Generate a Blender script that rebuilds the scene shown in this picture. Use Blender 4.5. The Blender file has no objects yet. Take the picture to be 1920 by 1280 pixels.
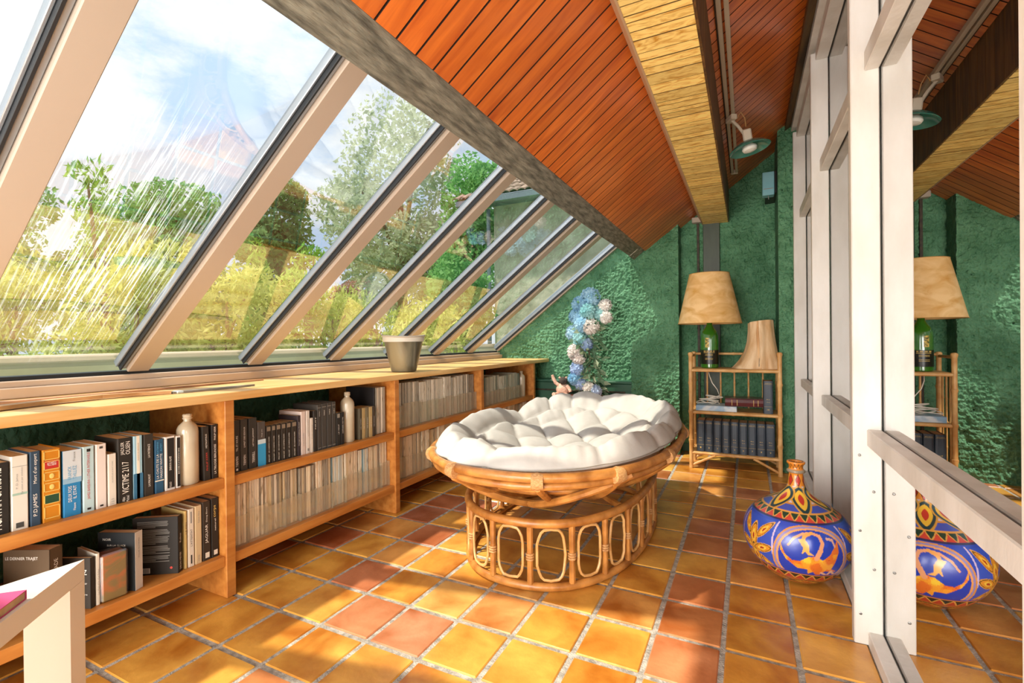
import bpy, bmesh, math, random
import numpy as np
from mathutils import Vector, Matrix
random.seed(7); np.random.seed(7)
S = bpy.context.scene
C = bpy.context.collection
PI = math.pi

# ------------------------------------------------------------------ camera
cam = bpy.data.cameras.new('camera'); camo = bpy.data.objects.new('camera', cam); C.objects.link(camo)
cam.sensor_width = 36; cam.lens = 891.108 / 1920 * 36; cam.clip_end = 300; cam.clip_start = 0.02
_yaw, _pit, _rol = .458754, -.003405, -.010248
_R = Vector((math.cos(_yaw), math.sin(_yaw), 0)); _F = Vector((-math.sin(_yaw), math.cos(_yaw), 0)); _U = Vector((0, 0, 1))
_F2 = _F*math.cos(_pit) + _U*math.sin(_pit); _U2 = _U*math.cos(_pit) - _F*math.sin(_pit)
_R3 = _R*math.cos(_rol) + _U2*math.sin(_rol); _U3 = _U2*math.cos(_rol) - _R*math.sin(_rol)
camo.matrix_world = Matrix(((_R3.x, _U3.x, -_F2.x, 0), (_R3.y, _U3.y, -_F2.y, 0), (_R3.z, _U3.z, -_F2.z, 1), (0, 0, 0, 1)))
S.camera = camo

# ------------------------------------------------------------------ world, sun, fill lights, exposure
S.view_settings.view_transform = 'Standard'; S.view_settings.look = 'None'
S.view_settings.gamma = 1; S.view_settings.use_curve_mapping = False
S.view_settings.exposure = 0.0
SKY_STRENGTH = 1.35
world = bpy.data.worlds.new('sky'); S.world = world; world.use_nodes = True
wn = world.node_tree.nodes; wl = world.node_tree.links; wn.clear()
def _n(nt, t, **k):
    x = nt.nodes.new(t)
    for a, b in k.items(): setattr(x, a, b)
    return x
_w = world.node_tree
wo = _n(_w, 'ShaderNodeOutputWorld'); bg = _n(_w, 'ShaderNodeBackground'); tc = _n(_w, 'ShaderNodeTexCoord')
mp = _n(_w, 'ShaderNodeMapping'); mp.inputs['Scale'].default_value = (1, 1, 2.2)
nz = _n(_w, 'ShaderNodeTexNoise'); nz.inputs['Scale'].default_value = 2.3; nz.inputs['Detail'].default_value = 9; nz.inputs['Roughness'].default_value = .62
cr = _n(_w, 'ShaderNodeValToRGB')
cr.color_ramp.elements[0].position = .40; cr.color_ramp.elements[0].color = (.50, .66, .88, 1)
cr.color_ramp.elements[1].position = .56; cr.color_ramp.elements[1].color = (.86, .89, .93, 1)
e = cr.color_ramp.elements.new(.47); e.color = (.72, .80, .90, 1)
bg.inputs['Strength'].default_value = SKY_STRENGTH
wl.new(tc.outputs['Generated'], mp.inputs[0]); wl.new(mp.outputs[0], nz.inputs['Vector']); wl.new(nz.outputs['Fac'], cr.inputs[0])
wl.new(cr.outputs[0], bg.inputs[0]); wl.new(bg.outputs[0], wo.inputs[0])

sun = bpy.data.lights.new('sun', 'SUN'); sun.energy = 5.3; sun.angle = math.radians(1.6); sun.color = (1, .93, .80)
suno = bpy.data.objects.new('sun', sun); C.objects.link(suno)
suno.rotation_euler = Vector((.46, .36, -1)).to_track_quat('-Z', 'Y').to_euler(); suno.location = (-6, -4, 10)

def area(name, loc, target, sx, sy, power, col=(1, .98, .95)):
    l = bpy.data.lights.new(name, 'AREA'); l.shape = 'RECTANGLE'; l.size = sx; l.size_y = sy; l.energy = power; l.color = col
    o = bpy.data.objects.new(name, l); C.objects.link(o); o.location = loc
    o.rotation_euler = (Vector(target) - Vector(loc)).to_track_quat('-Z', 'Y').to_euler()
    return o
area('fill_light', (-1.0, -2.45, 1.3), (-.8, 3.0, 1.2), 2.4, 1.7, 205)  # unseen soft fill added behind the camera to brighten the room
area('fill_light', (-1.0, -.6, .25), (-.9, 1.6, 2.4), 1.6, .6, 36, (1, .96, .9))  # unseen low fill added behind the camera, aimed up like floor bounce

# ------------------------------------------------------------------ helpers
def lin(c):
    if isinstance(c, str):
        c = c.lstrip('#'); c = [int(c[i:i+2], 16)/255 for i in (0, 2, 4)]
    return tuple(((x/12.92) if x <= .04045 else ((x+.055)/1.055)**2.4) for x in c[:3]) + (1,)

MATS = {}
def mat(name, col='#888888', col2=None, rough=.5, scale=6, stretch=(1, 1, 1), detail=5, lo=.35, hi=.65, bump=0, bscale=None, bstretch=None,
        rand=0, metal=0, spec=.5, coat=0, objcol=False, trans=0, distort=0, coords='Object', warm=0, alpha=None):
    if name in MATS: return MATS[name]
    m = bpy.data.materials.new(name); m.use_nodes = True; nt = m.node_tree; L = nt.links
    b = nt.nodes['Principled BSDF']; MATS[name] = m
    b.inputs['Roughness'].default_value = rough; b.inputs['Metallic'].default_value = metal
    b.inputs['Specular IOR Level'].default_value = spec; b.inputs['Coat Weight'].default_value = coat
    b.inputs['Coat Roughness'].default_value = .12
    if trans: b.inputs['Transmission Weight'].default_value = trans
    t = _n(nt, 'ShaderNodeTexCoord'); src = t.outputs[coords]
    oi = _n(nt, 'ShaderNodeObjectInfo')
    ad = _n(nt, 'ShaderNodeVectorMath', operation='ADD'); mu = _n(nt, 'ShaderNodeMath', operation='MULTIPLY'); mu.inputs[1].default_value = 37
    L.new(oi.outputs['Random'], mu.inputs[0]); L.new(src, ad.inputs[0]); L.new(mu.outputs[0], ad.inputs[1]); src = ad.outputs[0]
    if col2 is not None:
        mpn = _n(nt, 'ShaderNodeMapping'); mpn.inputs['Scale'].default_value = stretch; L.new(src, mpn.inputs[0])
        ns = _n(nt, 'ShaderNodeTexNoise'); ns.inputs['Scale'].default_value = scale; ns.inputs['Detail'].default_value = detail
        ns.inputs['Distortion'].default_value = distort
        L.new(mpn.outputs[0], ns.inputs['Vector'])
        r = _n(nt, 'ShaderNodeValToRGB'); r.color_ramp.elements[0].position = lo; r.color_ramp.elements[1].position = hi
        r.color_ramp.elements[0].color = lin(col); r.color_ramp.elements[1].color = lin(col2)
        L.new(ns.outputs['Fac'], r.inputs[0]); out = r.outputs[0]
    else:
        rgb = _n(nt, 'ShaderNodeRGB'); rgb.outputs[0].default_value = lin(col); out = rgb.outputs[0]
    if objcol:
        mx = _n(nt, 'ShaderNodeMix', data_type='RGBA', blend_type='MULTIPLY'); mx.inputs[0].default_value = 1
        L.new(out, mx.inputs[6]); L.new(oi.outputs['Color'], mx.inputs[7]); out = mx.outputs[2]
    if rand:
        hs = _n(nt, 'ShaderNodeHueSaturation'); ma = _n(nt, 'ShaderNodeMapRange')
        ma.inputs[3].default_value = 1-rand; ma.inputs[4].default_value = 1+rand
        L.new(oi.outputs['Random'], ma.inputs[0]); L.new(ma.outputs[0], hs.inputs['Value']); L.new(out, hs.inputs['Color']); out = hs.outputs[0]
    L.new(out, b.inputs['Base Color'])
    if bump:
        m2 = _n(nt, 'ShaderNodeMapping'); m2.inputs['Scale'].default_value = bstretch or stretch; L.new(src, m2.inputs[0])
        n2 = _n(nt, 'ShaderNodeTexNoise'); n2.inputs['Scale'].default_value = bscale or scale*3; n2.inputs['Detail'].default_value = 6
        L.new(m2.outputs[0], n2.inputs['Vector'])
        bp = _n(nt, 'ShaderNodeBump'); bp.inputs['Strength'].default_value = bump; bp.inputs['Distance'].default_value = .01
        L.new(n2.outputs['Fac'], bp.inputs['Height']); L.new(bp.outputs[0], b.inputs['Normal'])
    return m

class MB:
    """collects shapes into one mesh"""
    def __init__(s): s.v = []; s.f = []; s.m = []
    def add(s, vs, fs, mi=0, M=None):
        o = len(s.v)
        for p in vs:
            p = Vector(p); p = (M @ p) if M is not None else p
            s.v.append(tuple(p))
        for f in fs: s.f.append([o+i for i in f]); s.m.append(mi)
        return s
    def box(s, x0, x1, y0, y1, z0, z1, mi=0, M=None):
        vs = [(x, y, z) for z in (z0, z1) for y in (y0, y1) for x in (x0, x1)]
        return s.add(vs, [(0, 2, 3, 1), (4, 5, 7, 6), (0, 1, 5, 4), (2, 6, 7, 3), (0, 4, 6, 2), (1, 3, 7, 5)], mi, M)
    def cbox(s, x0, x1, y0, y1, z0, z1, c=.003, mi=0, M=None):
        """chamfered box"""
        bm = bmesh.new(); bmesh.ops.create_cube(bm, size=1)
        for v in bm.verts: v.co = Vector(((x0+x1)/2 + v.co.x*(x1-x0), (y0+y1)/2 + v.co.y*(y1-y0), (z0+z1)/2 + v.co.z*(z1-z0)))
        c = min(c, (x1-x0)*.45, (y1-y0)*.45, (z1-z0)*.45)
        bmesh.ops.bevel(bm, geom=list(bm.edges), offset=c, segments=1, affect='EDGES', profile=.5)
        bm.verts.index_update()
        s.add([v.co.copy() for v in bm.verts], [[v.index for v in f.verts] for f in bm.faces], mi, M); bm.free()
        return s
    def prism(s, pts, axis, a, b, mi=0):
        """pts: 2D outline, extruded along axis from a to b; for axis y pts are (x,z); x -> (y,z); z -> (x,y)"""
        def P(p, t): return {'y': (p[0], t, p[1]), 'x': (t, p[0], p[1]), 'z': (p[0], p[1], t)}[axis]
        n = len(pts); vs = [P(p, a) for p in pts] + [P(p, b) for p in pts]
        fs = [list(range(n)), list(range(2*n-1, n-1, -1))] + [(i, i+n, (i+1) % n+n, (i+1) % n) for i in range(n)]
        return s.add(vs, fs, mi)
    def tube(s, path, r, n=8, mi=0, closed=False, caps=True):
        P = [Vector(p) for p in path]; k = len(P); rs = r if isinstance(r, (list, tuple)) else [r]*k
        o = len(s.v); up = None
        for i in range(k):
            if closed: d = P[(i+1) % k]-P[i-1]
            else: d = P[min(i+1, k-1)]-P[max(i-1, 0)]
            if d.length < 1e-9: d = Vector((0, 0, 1))
            d.normalize()
            if up is None: up = Vector((0, 0, 1)) if abs(d.z) < .9 else Vector((1, 0, 0))
            a = d.cross(up)
            if a.length < 1e-6: a = d.cross(Vector((1, .3, 0)))
            a.normalize(); b = a.cross(d).normalized(); up = b
            for j in range(n):
                t = 2*PI*j/n; s.v.append(tuple(P[i]+(a*math.cos(t)+b*math.sin(t))*rs[i]))
        for i in range(k if closed else k-1):
            for j in range(n):
                a0 = o+i*n+j; a1 = o+i*n+(j+1) % n; b0 = o+((i+1) % k)*n+j; b1 = o+((i+1) % k)*n+(j+1) % n
                s.f.append((a0, a1, b1, b0)); s.m.append(mi)
        if caps and not closed:
            s.f.append([o+j for j in range(n)][::-1]); s.m.append(mi); s.f.append([o+(k-1)*n+j for j in range(n)]); s.m.append(mi)
        return s
    def lathe(s, prof, n=32, c=(0, 0, 0), mi=0, M=None, capb=True, capt=True):
        vs = []; fs = []
        for (r, z) in prof:
            for j in range(n): t = 2*PI*j/n; vs.append((c[0]+r*math.cos(t), c[1]+r*math.sin(t), c[2]+z))
        for i in range(len(prof)-1):
            for j in range(n): fs.append((i*n+j, i*n+(j+1) % n, (i+1)*n+(j+1) % n, (i+1)*n+j))
        if capb: fs.append(list(range(n))[::-1])
        if capt: fs.append([(len(prof)-1)*n+j for j in range(n)])
        return s.add(vs, fs, mi, M)
    def ball(s, c, r, n=12, mi=0):
        r = r if isinstance(r, (tuple, list)) else (r, r, r)
        prof = [(math.sin(PI*i/n), -math.cos(PI*i/n)) for i in range(1, n)]
        vs = []; fs = []; m = n*2
        for (a, z) in prof:
            for j in range(m): t = 2*PI*j/m; vs.append((c[0]+r[0]*a*math.cos(t), c[1]+r[1]*a*math.sin(t), c[2]+r[2]*z))
        for i in range(len(prof)-1):
            for j in range(m): fs.append((i*m+j, i*m+(j+1) % m, (i+1)*m+(j+1) % m, (i+1)*m+j))
        b = len(vs); vs += [(c[0], c[1], c[2]-r[2]), (c[0], c[1], c[2]+r[2])]; k = (len(prof)-1)*m
        for j in range(m): fs.append((b, (j+1) % m, j)); fs.append((b+1, k+j, k+(j+1) % m))
        return s.add(vs, fs, mi)
    def mesh(s, name, mats, smooth=False):
        me = bpy.data.meshes.new(name); me.from_pydata(s.v, [], s.f)
        for x in (mats if isinstance(mats, (list, tuple)) else [mats]): me.materials.append(x)
        if len(me.polygons): me.polygons.foreach_set('material_index', s.m)
        bm = bmesh.new(); bm.from_mesh(me); bmesh.ops.recalc_face_normals(bm, faces=bm.faces); bm.to_mesh(me); bm.free()
        if smooth:
            me.polygons.foreach_set('use_smooth', [True]*len(me.polygons))
            if smooth != 'all': me.set_sharp_from_angle(angle=math.radians(38))
        me.update(); return me
    def build(s, name, mats, parent=None, smooth=False, loc=None, rz=0):
        return put(name, s.mesh(name, mats, smooth), parent, loc, rz)

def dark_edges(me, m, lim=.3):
    """shade of the gaps put into colour: the long side faces of a board go dark"""
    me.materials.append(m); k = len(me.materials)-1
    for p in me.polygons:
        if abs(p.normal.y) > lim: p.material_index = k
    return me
def put(name, me, parent=None, loc=None, rz=0):
    o = bpy.data.objects.new(name, me); C.objects.link(o)
    if parent is not None: o.parent = parent
    if loc is not None: o.location = loc
    if rz: o.rotation_euler[2] = rz
    return o
def tag(o, label=None, cat=None, group=None, kind=None):
    if label: o['label'] = label
    if cat: o['category'] = cat
    if group: o['group'] = group
    if kind: o['kind'] = kind
    return o
def thing(name, label, cat, loc=(0, 0, 0), rz=0, group=None):
    o = bpy.data.objects.new(name, None); C.objects.link(o); o.location = loc; o.rotation_euler[2] = rz; o.empty_display_size = .05
    return tag(o, label, cat, group)
def struct(name, loc=None):
    o = bpy.data.objects.new(name, None); C.objects.link(o); o['kind'] = 'structure'; o.empty_display_size = .05
    if loc: o.location = loc
    return o

# lettering meshes, made first while the scene is still small
TXT = {}
def text_mesh(s, bold=False):
    key = (s, bold)
    if key in TXT: return TXT[key]
    cu = bpy.data.curves.new('lettering', 'FONT'); cu.body = s; cu.align_x = 'CENTER'; cu.align_y = 'CENTER'; cu.resolution_u = 2
    cu.size = 1; cu.offset = .018 if bold else 0
    o = bpy.data.objects.new('lettering', cu); C.objects.link(o)
    dg = bpy.context.evaluated_depsgraph_get(); me = bpy.data.meshes.new_from_object(o.evaluated_get(dg))
    bpy.data.objects.remove(o); n = len(me.vertices); co = np.empty(n*3); me.vertices.foreach_get('co', co); co = co.reshape(-1, 3)
    w = np.ptp(co[:, 0]); h = np.ptp(co[:, 1]); co[:, 0] -= (co[:, 0].max()+co[:, 0].min())/2; co[:, 1] -= (co[:, 1].max()+co[:, 1].min())/2
    vs = [tuple(c) for c in co]; fs = [list(p.vertices) for p in me.polygons]
    TXT[key] = (vs, fs, w, h); return TXT[key]

def letter(mb, s, length, height, M, mi=0, bold=False):
    """adds the words s to mb, scaled to length x height, placed by matrix M (x along words, y up the letters, z out)"""
    vs, fs, w, h = text_mesh(s, bold)
    mb.add([(v[0]*length/w, v[1]*height/h, 0) for v in vs], fs, mi, M)
SPINE_UP = Matrix(((0, 0, 1), (0, -1, 0), (1, 0, 0))).to_4x4()     # words run upwards on a face that looks to +X
SPINE_DN = Matrix(((0, 0, 1), (0, 1, 0), (-1, 0, 0))).to_4x4()
def spineM(y, z, x=.0012, down=False):
    return Matrix.Translation((x, y, z)) @ (SPINE_DN if down else SPINE_UP)
FACE_X = Matrix(((0, 0, 1), (1, 0, 0), (0, 1, 0))).to_4x4()        # upright words on a face that looks to +X
FACE_NY = Matrix(((1, 0, 0), (0, 0, -1), (0, 1, 0))).to_4x4()      # upright words on a face that looks to -Y

# ------------------------------------------------------------------ materials
M_grout = mat('grout', '#8f8a80', '#c4beb2', rough=.85, scale=40, bump=.5, bscale=160)
M_tile = mat('terracotta_tile', '#c09a70', '#ffffff', rough=.34, scale=5.5, detail=4, lo=.30, hi=.68, objcol=True, bump=.12, bscale=40, coat=.25, distort=.4)
M_ceil = mat('varnished_plank', '#b8501a', '#ee8430', rough=.34, scale=5, stretch=(.8, 6, 6), detail=6, lo=.25, hi=.75, rand=.13, coat=.3, distort=.6)
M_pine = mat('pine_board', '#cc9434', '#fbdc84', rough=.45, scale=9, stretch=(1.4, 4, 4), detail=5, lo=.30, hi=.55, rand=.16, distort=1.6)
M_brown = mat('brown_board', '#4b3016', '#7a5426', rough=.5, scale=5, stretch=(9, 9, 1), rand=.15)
M_dark = mat('dark_wood', '#2c2418', '#4a3c26', rough=.6, scale=5, stretch=(6, 1, 6))
M_beam = mat('weathered_beam', '#56554b', '#969484', rough=.8, scale=9, stretch=(7, 1.2, 7), detail=12, bump=.6, bscale=22, bstretch=(8, 1.5, 8), lo=.32, hi=.68)
M_beige = mat('beige_trim', '#b99a78', rough=.5)
M_shelf = mat('shelf_wood', '#b46c2a', '#cf8b42', rough=.42, scale=6, stretch=(5, .6, 5), detail=6, rand=.05)
M_top = mat('shelf_top_wood', '#d9a057', '#f3cd8d', rough=.4, scale=5, stretch=(6, .5, 6), detail=6, lo=.3, hi=.7)
M_alu = mat('painted_bar', '#b8a796', rough=.4, spec=.4)
M_aluG = mat('grey_metal', '#9fa6ad', rough=.3, metal=.6)
M_gask = mat('black_gasket', '#1c2024', rough=.5)
M_white = mat('white_paint_wood', '#cfcac0', '#e0ddd6', rough=.45, scale=3, stretch=(3, 3, 1), bump=.1, bscale=20)
M_green = mat('green_roughcast', '#3d6c50', '#58896c', rough=.65, scale=9, bump=0)
M_greenS = mat('green_smooth', '#2e5a44', '#3c6c50', rough=.5, scale=3)
M_plain = mat('plain_plaster', '#b8ad9c', rough=.8)
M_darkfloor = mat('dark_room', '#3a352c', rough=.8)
M_rattan = mat('rattan', '#91561f', '#d49248', rough=.38, scale=14, stretch=(1, 1, 1), detail=5, lo=.3, hi=.68, bump=.15, bscale=60, coat=.15)
M_rattanL = mat('rattan_pale', '#c98f4c', '#e6ba7a', rough=.42, scale=16, lo=.3, hi=.7, bump=.15, bscale=60)
M_bind = mat('rattan_binding', '#bd8247', '#dcae74', rough=.5, scale=120, stretch=(1, 1, 4), bump=.4, bscale=200)
M_cush = mat('cream_canvas', '#b5b1aa', '#c1bdb6', rough=.85, scale=8, bump=.35, bscale=11, spec=.2)
M_seam = mat('seam', '#8f887c', rough=.8)
M_paper = mat('book_pages', '#b7966a', '#d9bd92', rough=.8, scale=30, stretch=(1, 30, .4), lo=.3, hi=.7)
M_cover = mat('book_cover', '#ffffff', rough=.6, spec=.25, objcol=True)
M_mag = mat('magazine_spine', '#a89a80', '#fffaf0', rough=.5, scale=60, stretch=(1, 1.2, .25), detail=6, lo=.28, hi=.43, objcol=True)
M_ink = {k: mat('ink_'+k, c, rough=.5) for k, c in dict(white='#efe9dd', black='#2a2724', red='#c03a2c', gold='#e8c66c', grey='#8d8a84', green='#2c4b33', blue='#5aa5cc', cyan='#47a8dc', pale='#c9d9de').items()}
M_stone = mat('stoneware', '#b8a88c', '#cfc2a8', rough=.25, scale=5, coat=.5)
M_steel = mat('steel', '#8f8f8c', rough=.35, metal=.9)

def roughcast(m, strength=1.0, scale=34):
    nt = m.node_tree; L = nt.links; b = nt.nodes['Principled BSDF']
    t = _n(nt, 'ShaderNodeTexCoord'); v = _n(nt, 'ShaderNodeTexVoronoi', feature='SMOOTH_F1'); v.inputs['Scale'].default_value = scale; v.inputs['Smoothness'].default_value = .6
    mpn = _n(nt, 'ShaderNodeMapping'); mpn.inputs['Scale'].default_value = (1, 1, .8)
    n1 = _n(nt, 'ShaderNodeTexNoise'); n1.inputs['Scale'].default_value = scale*.75; n1.inputs['Detail'].default_value = 4; n1.inputs['Distortion'].default_value = .6
    a = _n(nt, 'ShaderNodeMath', operation='MULTIPLY_ADD'); a.inputs[1].default_value = -.5
    L.new(t.outputs['Object'], mpn.inputs[0]); L.new(mpn.outputs[0], v.inputs['Vector']); L.new(mpn.outputs[0], n1.inputs['Vector'])
    L.new(v.outputs['Distance'], a.inputs[0]); L.new(n1.outputs['Fac'], a.inputs[2])
    bp = _n(nt, 'ShaderNodeBump'); bp.inputs['Strength'].default_value = strength; bp.inputs['Distance'].default_value = .03
    L.new(a.outputs[0], bp.inputs['Height']); L.new(bp.outputs[0], b.inputs['Normal'])
roughcast(M_green)

def glass_mat(name, refl, tint=(1, 1, 1), rough=0.0, fres=True, haze=None):
    """thin pane: part mirror, part clear"""
    m = bpy.data.materials.new(name); m.use_nodes = True; nt = m.node_tree; L = nt.links; nt.nodes.clear()
    o = _n(nt, 'ShaderNodeOutputMaterial'); g = _n(nt, 'ShaderNodeBsdfGlossy'); g.inputs['Roughness'].default_value = rough
    t = _n(nt, 'ShaderNodeBsdfTransparent'); t.inputs[0].default_value = tuple(tint)+(1,)
    mx = _n(nt, 'ShaderNodeMixShader'); L.new(t.outputs[0], mx.inputs[1]); L.new(g.outputs[0], mx.inputs[2])
    if fres:
        lw = _n(nt, 'ShaderNodeLayerWeight'); lw.inputs['Blend'].default_value = .35
        mr = _n(nt, 'ShaderNodeMapRange'); mr.inputs[3].default_value = refl; mr.inputs[4].default_value = min(1, refl+.30)
        L.new(lw.outputs['Fresnel'], mr.inputs[0]); L.new(mr.outputs[0], mx.inputs[0])
    else: mx.inputs[0].default_value = refl
    out = mx.outputs[0]
    if haze:
        # condensation runs: a patch (cx, cz, rx, rz) of fine near-vertical streaks, in the pane's own coordinates
        tc_ = _n(nt, 'ShaderNodeTexCoord'); mpn = _n(nt, 'ShaderNodeMapping'); mpn.inputs['Scale'].default_value = (3.0, 90, 1)
        mpn.inputs['Rotation'].default_value = (0, 0, .16)
        nn = _n(nt, 'ShaderNodeTexNoise'); nn.inputs['Scale'].default_value = 1.6; nn.inputs['Detail'].default_value = 7
        L.new(tc_.outputs['Object'], mpn.inputs[0]); L.new(mpn.outputs[0], nn.inputs['Vector'])
        r1 = _n(nt, 'ShaderNodeMapRange'); r1.inputs[1].default_value = .50; r1.inputs[2].default_value = .66; L.new(nn.outputs['Fac'], r1.inputs[0])
        m2 = _n(nt, 'ShaderNodeMapping'); m2.inputs['Location'].default_value = haze[0]; m2.inputs['Scale'].default_value = haze[1]
        gr = _n(nt, 'ShaderNodeTexGradient', gradient_type='SPHERICAL'); L.new(tc_.outputs['Object'], m2.inputs[0]); L.new(m2.outputs[0], gr.inputs[0])
        n3 = _n(nt, 'ShaderNodeTexNoise'); n3.inputs['Scale'].default_value = 3; L.new(tc_.outputs['Object'], n3.inputs['Vector'])
        mm = _n(nt, 'ShaderNodeMath', operation='MULTIPLY'); L.new(r1.outputs[0], mm.inputs[0]); L.new(gr.outputs['Fac'], mm.inputs[1])
        m3 = _n(nt, 'ShaderNodeMath', operation='MULTIPLY'); L.new(mm.outputs[0], m3.inputs[0]); L.new(n3.outputs['Fac'], m3.inputs[1])
        m4 = _n(nt, 'ShaderNodeMath', operation='MULTIPLY', use_clamp=True); m4.inputs[1].default_value = haze[2]; L.new(m3.outputs[0], m4.inputs[0])
        tr = _n(nt, 'ShaderNodeBsdfTranslucent'); tr.inputs[0].default_value = (.95, .97, 1, 1)
        mx2 = _n(nt, 'ShaderNodeMixShader'); L.new(m4.outputs[0], mx2.inputs[0]); L.new(out, mx2.inputs[1]); L.new(tr.outputs[0], mx2.inputs[2]); out = mx2.outputs[0]
    if name == 'clear_plastic':
        df = _n(nt, 'ShaderNodeBsdfDiffuse'); df.inputs[0].default_value = lin('#e8d8b8'); mx3 = _n(nt, 'ShaderNodeMixShader'); mx3.inputs[0].default_value = .14
        L.new(out, mx3.inputs[1]); L.new(df.outputs[0], mx3.inputs[2]); out = mx3.outputs[0]
    L.new(out, o.inputs[0]); return m
M_glaze = glass_mat('roof_glass', .035, (.97, .99, .98))
M_mirror = glass_mat('coated_glass', .70, (.8, .86, .84))
M_clear = glass_mat('clear_plastic', .05, (1, 1, .99), fres=False)

# ------------------------------------------------------------------ the setting
GS = .76                        # roof slope, rise over run
SX, SZ = -2.40, .878            # foot of the sloped glazing
def gz(x): return SZ + GS*(x-SX)                 # underside of glazing bars
CS = .74
def cz(x): return 1.99 + CS*(x+.5)               # ceiling boards underside
YW = 4.55                       # end wall (left part)
YB = -2.6                       # back of the room

# floor with its tiles
fl = struct('floor')
MB().box(-2.45, .39, YB, 4.6, -.08, -.004).build('floor_bed', M_grout, fl)
TA, TB, TX, TY = .214475, .230617, -1.79272, .739362
tile_meshes = []
for k in range(4):
    b = MB(); g = .0085
    rnd = random.Random(k)
    x0, x1, y0, y1 = g+rnd.uniform(-.001, .0015), TA-g+rnd.uniform(-.0015, .001), g+rnd.uniform(-.001, .0015), TB-g+rnd.uniform(-.0015, .001)
    b.cbox(x0-TA/2, x1-TA/2, y0-TB/2, y1-TB/2, -.012, .0, .0035); tile_meshes.append(b.mesh('tile', M_tile, False))
tints = [('#ecb352', .44), ('#e6a848', .22), ('#e6a85a', .16), ('#d6905a', .10), ('#cc8056', .04), ('#e6b866', .04)]
fixed = {(7, 5): '#c87f50', (0, 6): '#c48060', (1, 7): '#c07a5c', (7, 8): '#cf8a60', (2, 2): '#d99468', (3, 2): '#de9c74', (7, 3): '#d98f60', (4, 3): '#e0a260', (8, 9): '#c88058', (9, 5): '#e6ac44', (8, 4): '#e2a845', (8, 3): '#e2a040'}
trn = random.Random(11)
for i in range(-3, 11):
    for j in range(-5, 17):
        xa = TX+TA*i; ya = TY+TB*j
        if ya > 4.55: continue
        w = 1.0
        if xa+TA > .385: w = (.385-xa)/TA
        if w < .25: continue
        c = fixed.get((i, j))
        if c is None:
            q = trn.random(); acc = 0
            for tcol, pr in tints:
                acc += pr
                if q <= acc: c = tcol; break
            c = c or tints[0][0]
        o = put('tile', tile_meshes[trn.randrange(4)], fl, (xa+TA*w/2, ya+TB/2, trn.uniform(-.0008, .0012)))
        o.scale = (w, 1, 1); o.color = lin(c)

# walls
wl_ = struct('wall_left'); MB().box(-2.47, -2.37, YB, 4.62, 0, .80).build('roughcast_render', M_green, wl_)
wb = struct('wall_back')
MB().prism([(-2.6, 0), (.42, 0), (.42, 2.9), (-2.6, .85)], 'y', YB-.1, YB).build('back_plaster', M_plain, wb)
we = struct('wall_end')
def fbm(nx, nz, step, cells, seed):
    rs_ = np.random.RandomState(seed); out = np.zeros((nz, nx)); tot = 0
    for cell, amp in cells:
        gx_, gz_ = int(nx*step/cell)+3, int(nz*step/cell)+3; g = rs_.rand(gz_, gx_)
        X = np.arange(nx)*step/cell; Z = np.arange(nz)*step/cell; xi = X.astype(int); zi = Z.astype(int); fx = X-xi; fz = Z-zi
        fx = fx*fx*(3-2*fx); fz = (fz*fz*(3-2*fz))[:, None]
        v = (g[zi][:, xi]*(1-fx)+g[zi][:, xi+1]*fx)*(1-fz)+(g[zi+1][:, xi]*(1-fx)+g[zi+1][:, xi+1]*fx)*fz
        out += amp*(1-abs(2*v-1)); tot += amp
    return out/tot
def rough_panel(parent, x0, x1, y, z0, top, m, seed, depth=.021, step=.0062, name='roughcast_relief'):
    nx = int((x1-x0)/step)+1; zt = max(top(x0), top(x1)); nz = int((zt-z0)/step)+1
    X = np.linspace(x0, x1, nx); Z = np.linspace(z0, zt, nz); H = fbm(nx, nz, step, [(.030, 1), (.017, .9), (.009, .45)], seed)
    H = np.clip((H-.28)*1.9, 0, 1)**.8
    XX, ZZ_ = np.meshgrid(X, Z); tp = np.array([top(x) for x in X])[None, :]; ok = ZZ_[:-1, :-1] < tp[:, :-1]
    ZZ_ = np.minimum(ZZ_, np.broadcast_to(tp, ZZ_.shape))
    V = np.stack([XX, y-H*depth, ZZ_], -1).reshape(-1, 3)
    a, c = np.meshgrid(np.arange(nz-1), np.arange(nx-1), indexing='ij'); F = np.stack([a*nx+c, a*nx+c+1, (a+1)*nx+c+1, (a+1)*nx+c], -1)[ok]
    me = bpy.data.meshes.new(name); me.vertices.add(len(V)); me.vertices.foreach_set('co', V.ravel()); me.loops.add(F.size); me.loops.foreach_set('vertex_index', F.ravel())
    me.polygons.add(len(F)); me.polygons.foreach_set('loop_start', np.arange(0, F.size, 4)); me.polygons.foreach_set('loop_total', np.full(len(F), 4)); me.polygons.foreach_set('use_smooth', [True]*len(F))
    me.materials.append(m); me.update(); return put(name, me, parent)
M_green2 = mat('green_render', '#487c56', '#659b74', rough=.6, scale=7)
roughcast(M_green2, .6, 70)
def endprism(x0, x1, y0, y1, z0, top, name='roughcast_render', m=None):
    MB().prism([(x0, z0), (x1, z0), (x1, top(x1)), (x0, top(x0))], 'y', y0, y1).build(name, m or M_green, we)
tg = lambda x: gz(x)+.02
endprism(-2.55, -.93, YW, YW+.2, 0, tg)
endprism(-.93, -.52, 4.30, YW+.2, 0, lambda x: cz(x)+.12 if x > -.8 else cz(x)+.12)
endprism(-.52, .215, 4.48, YW+.2, 0, lambda x: cz(x)+.12)
endprism(.215, .42, 4.04, YW+.2, 0, lambda x: cz(x)+.12)
rough_panel(we, -2.5, -.93, YW, 0, tg, M_green2, 1)
rough_panel(we, -.93, -.52, 4.30, 0, lambda x: cz(x)+.1, M_green2, 2)
rough_panel(we, -.52, .215, 4.48, 0, lambda x: cz(x)+.1, M_green2, 3)
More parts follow.
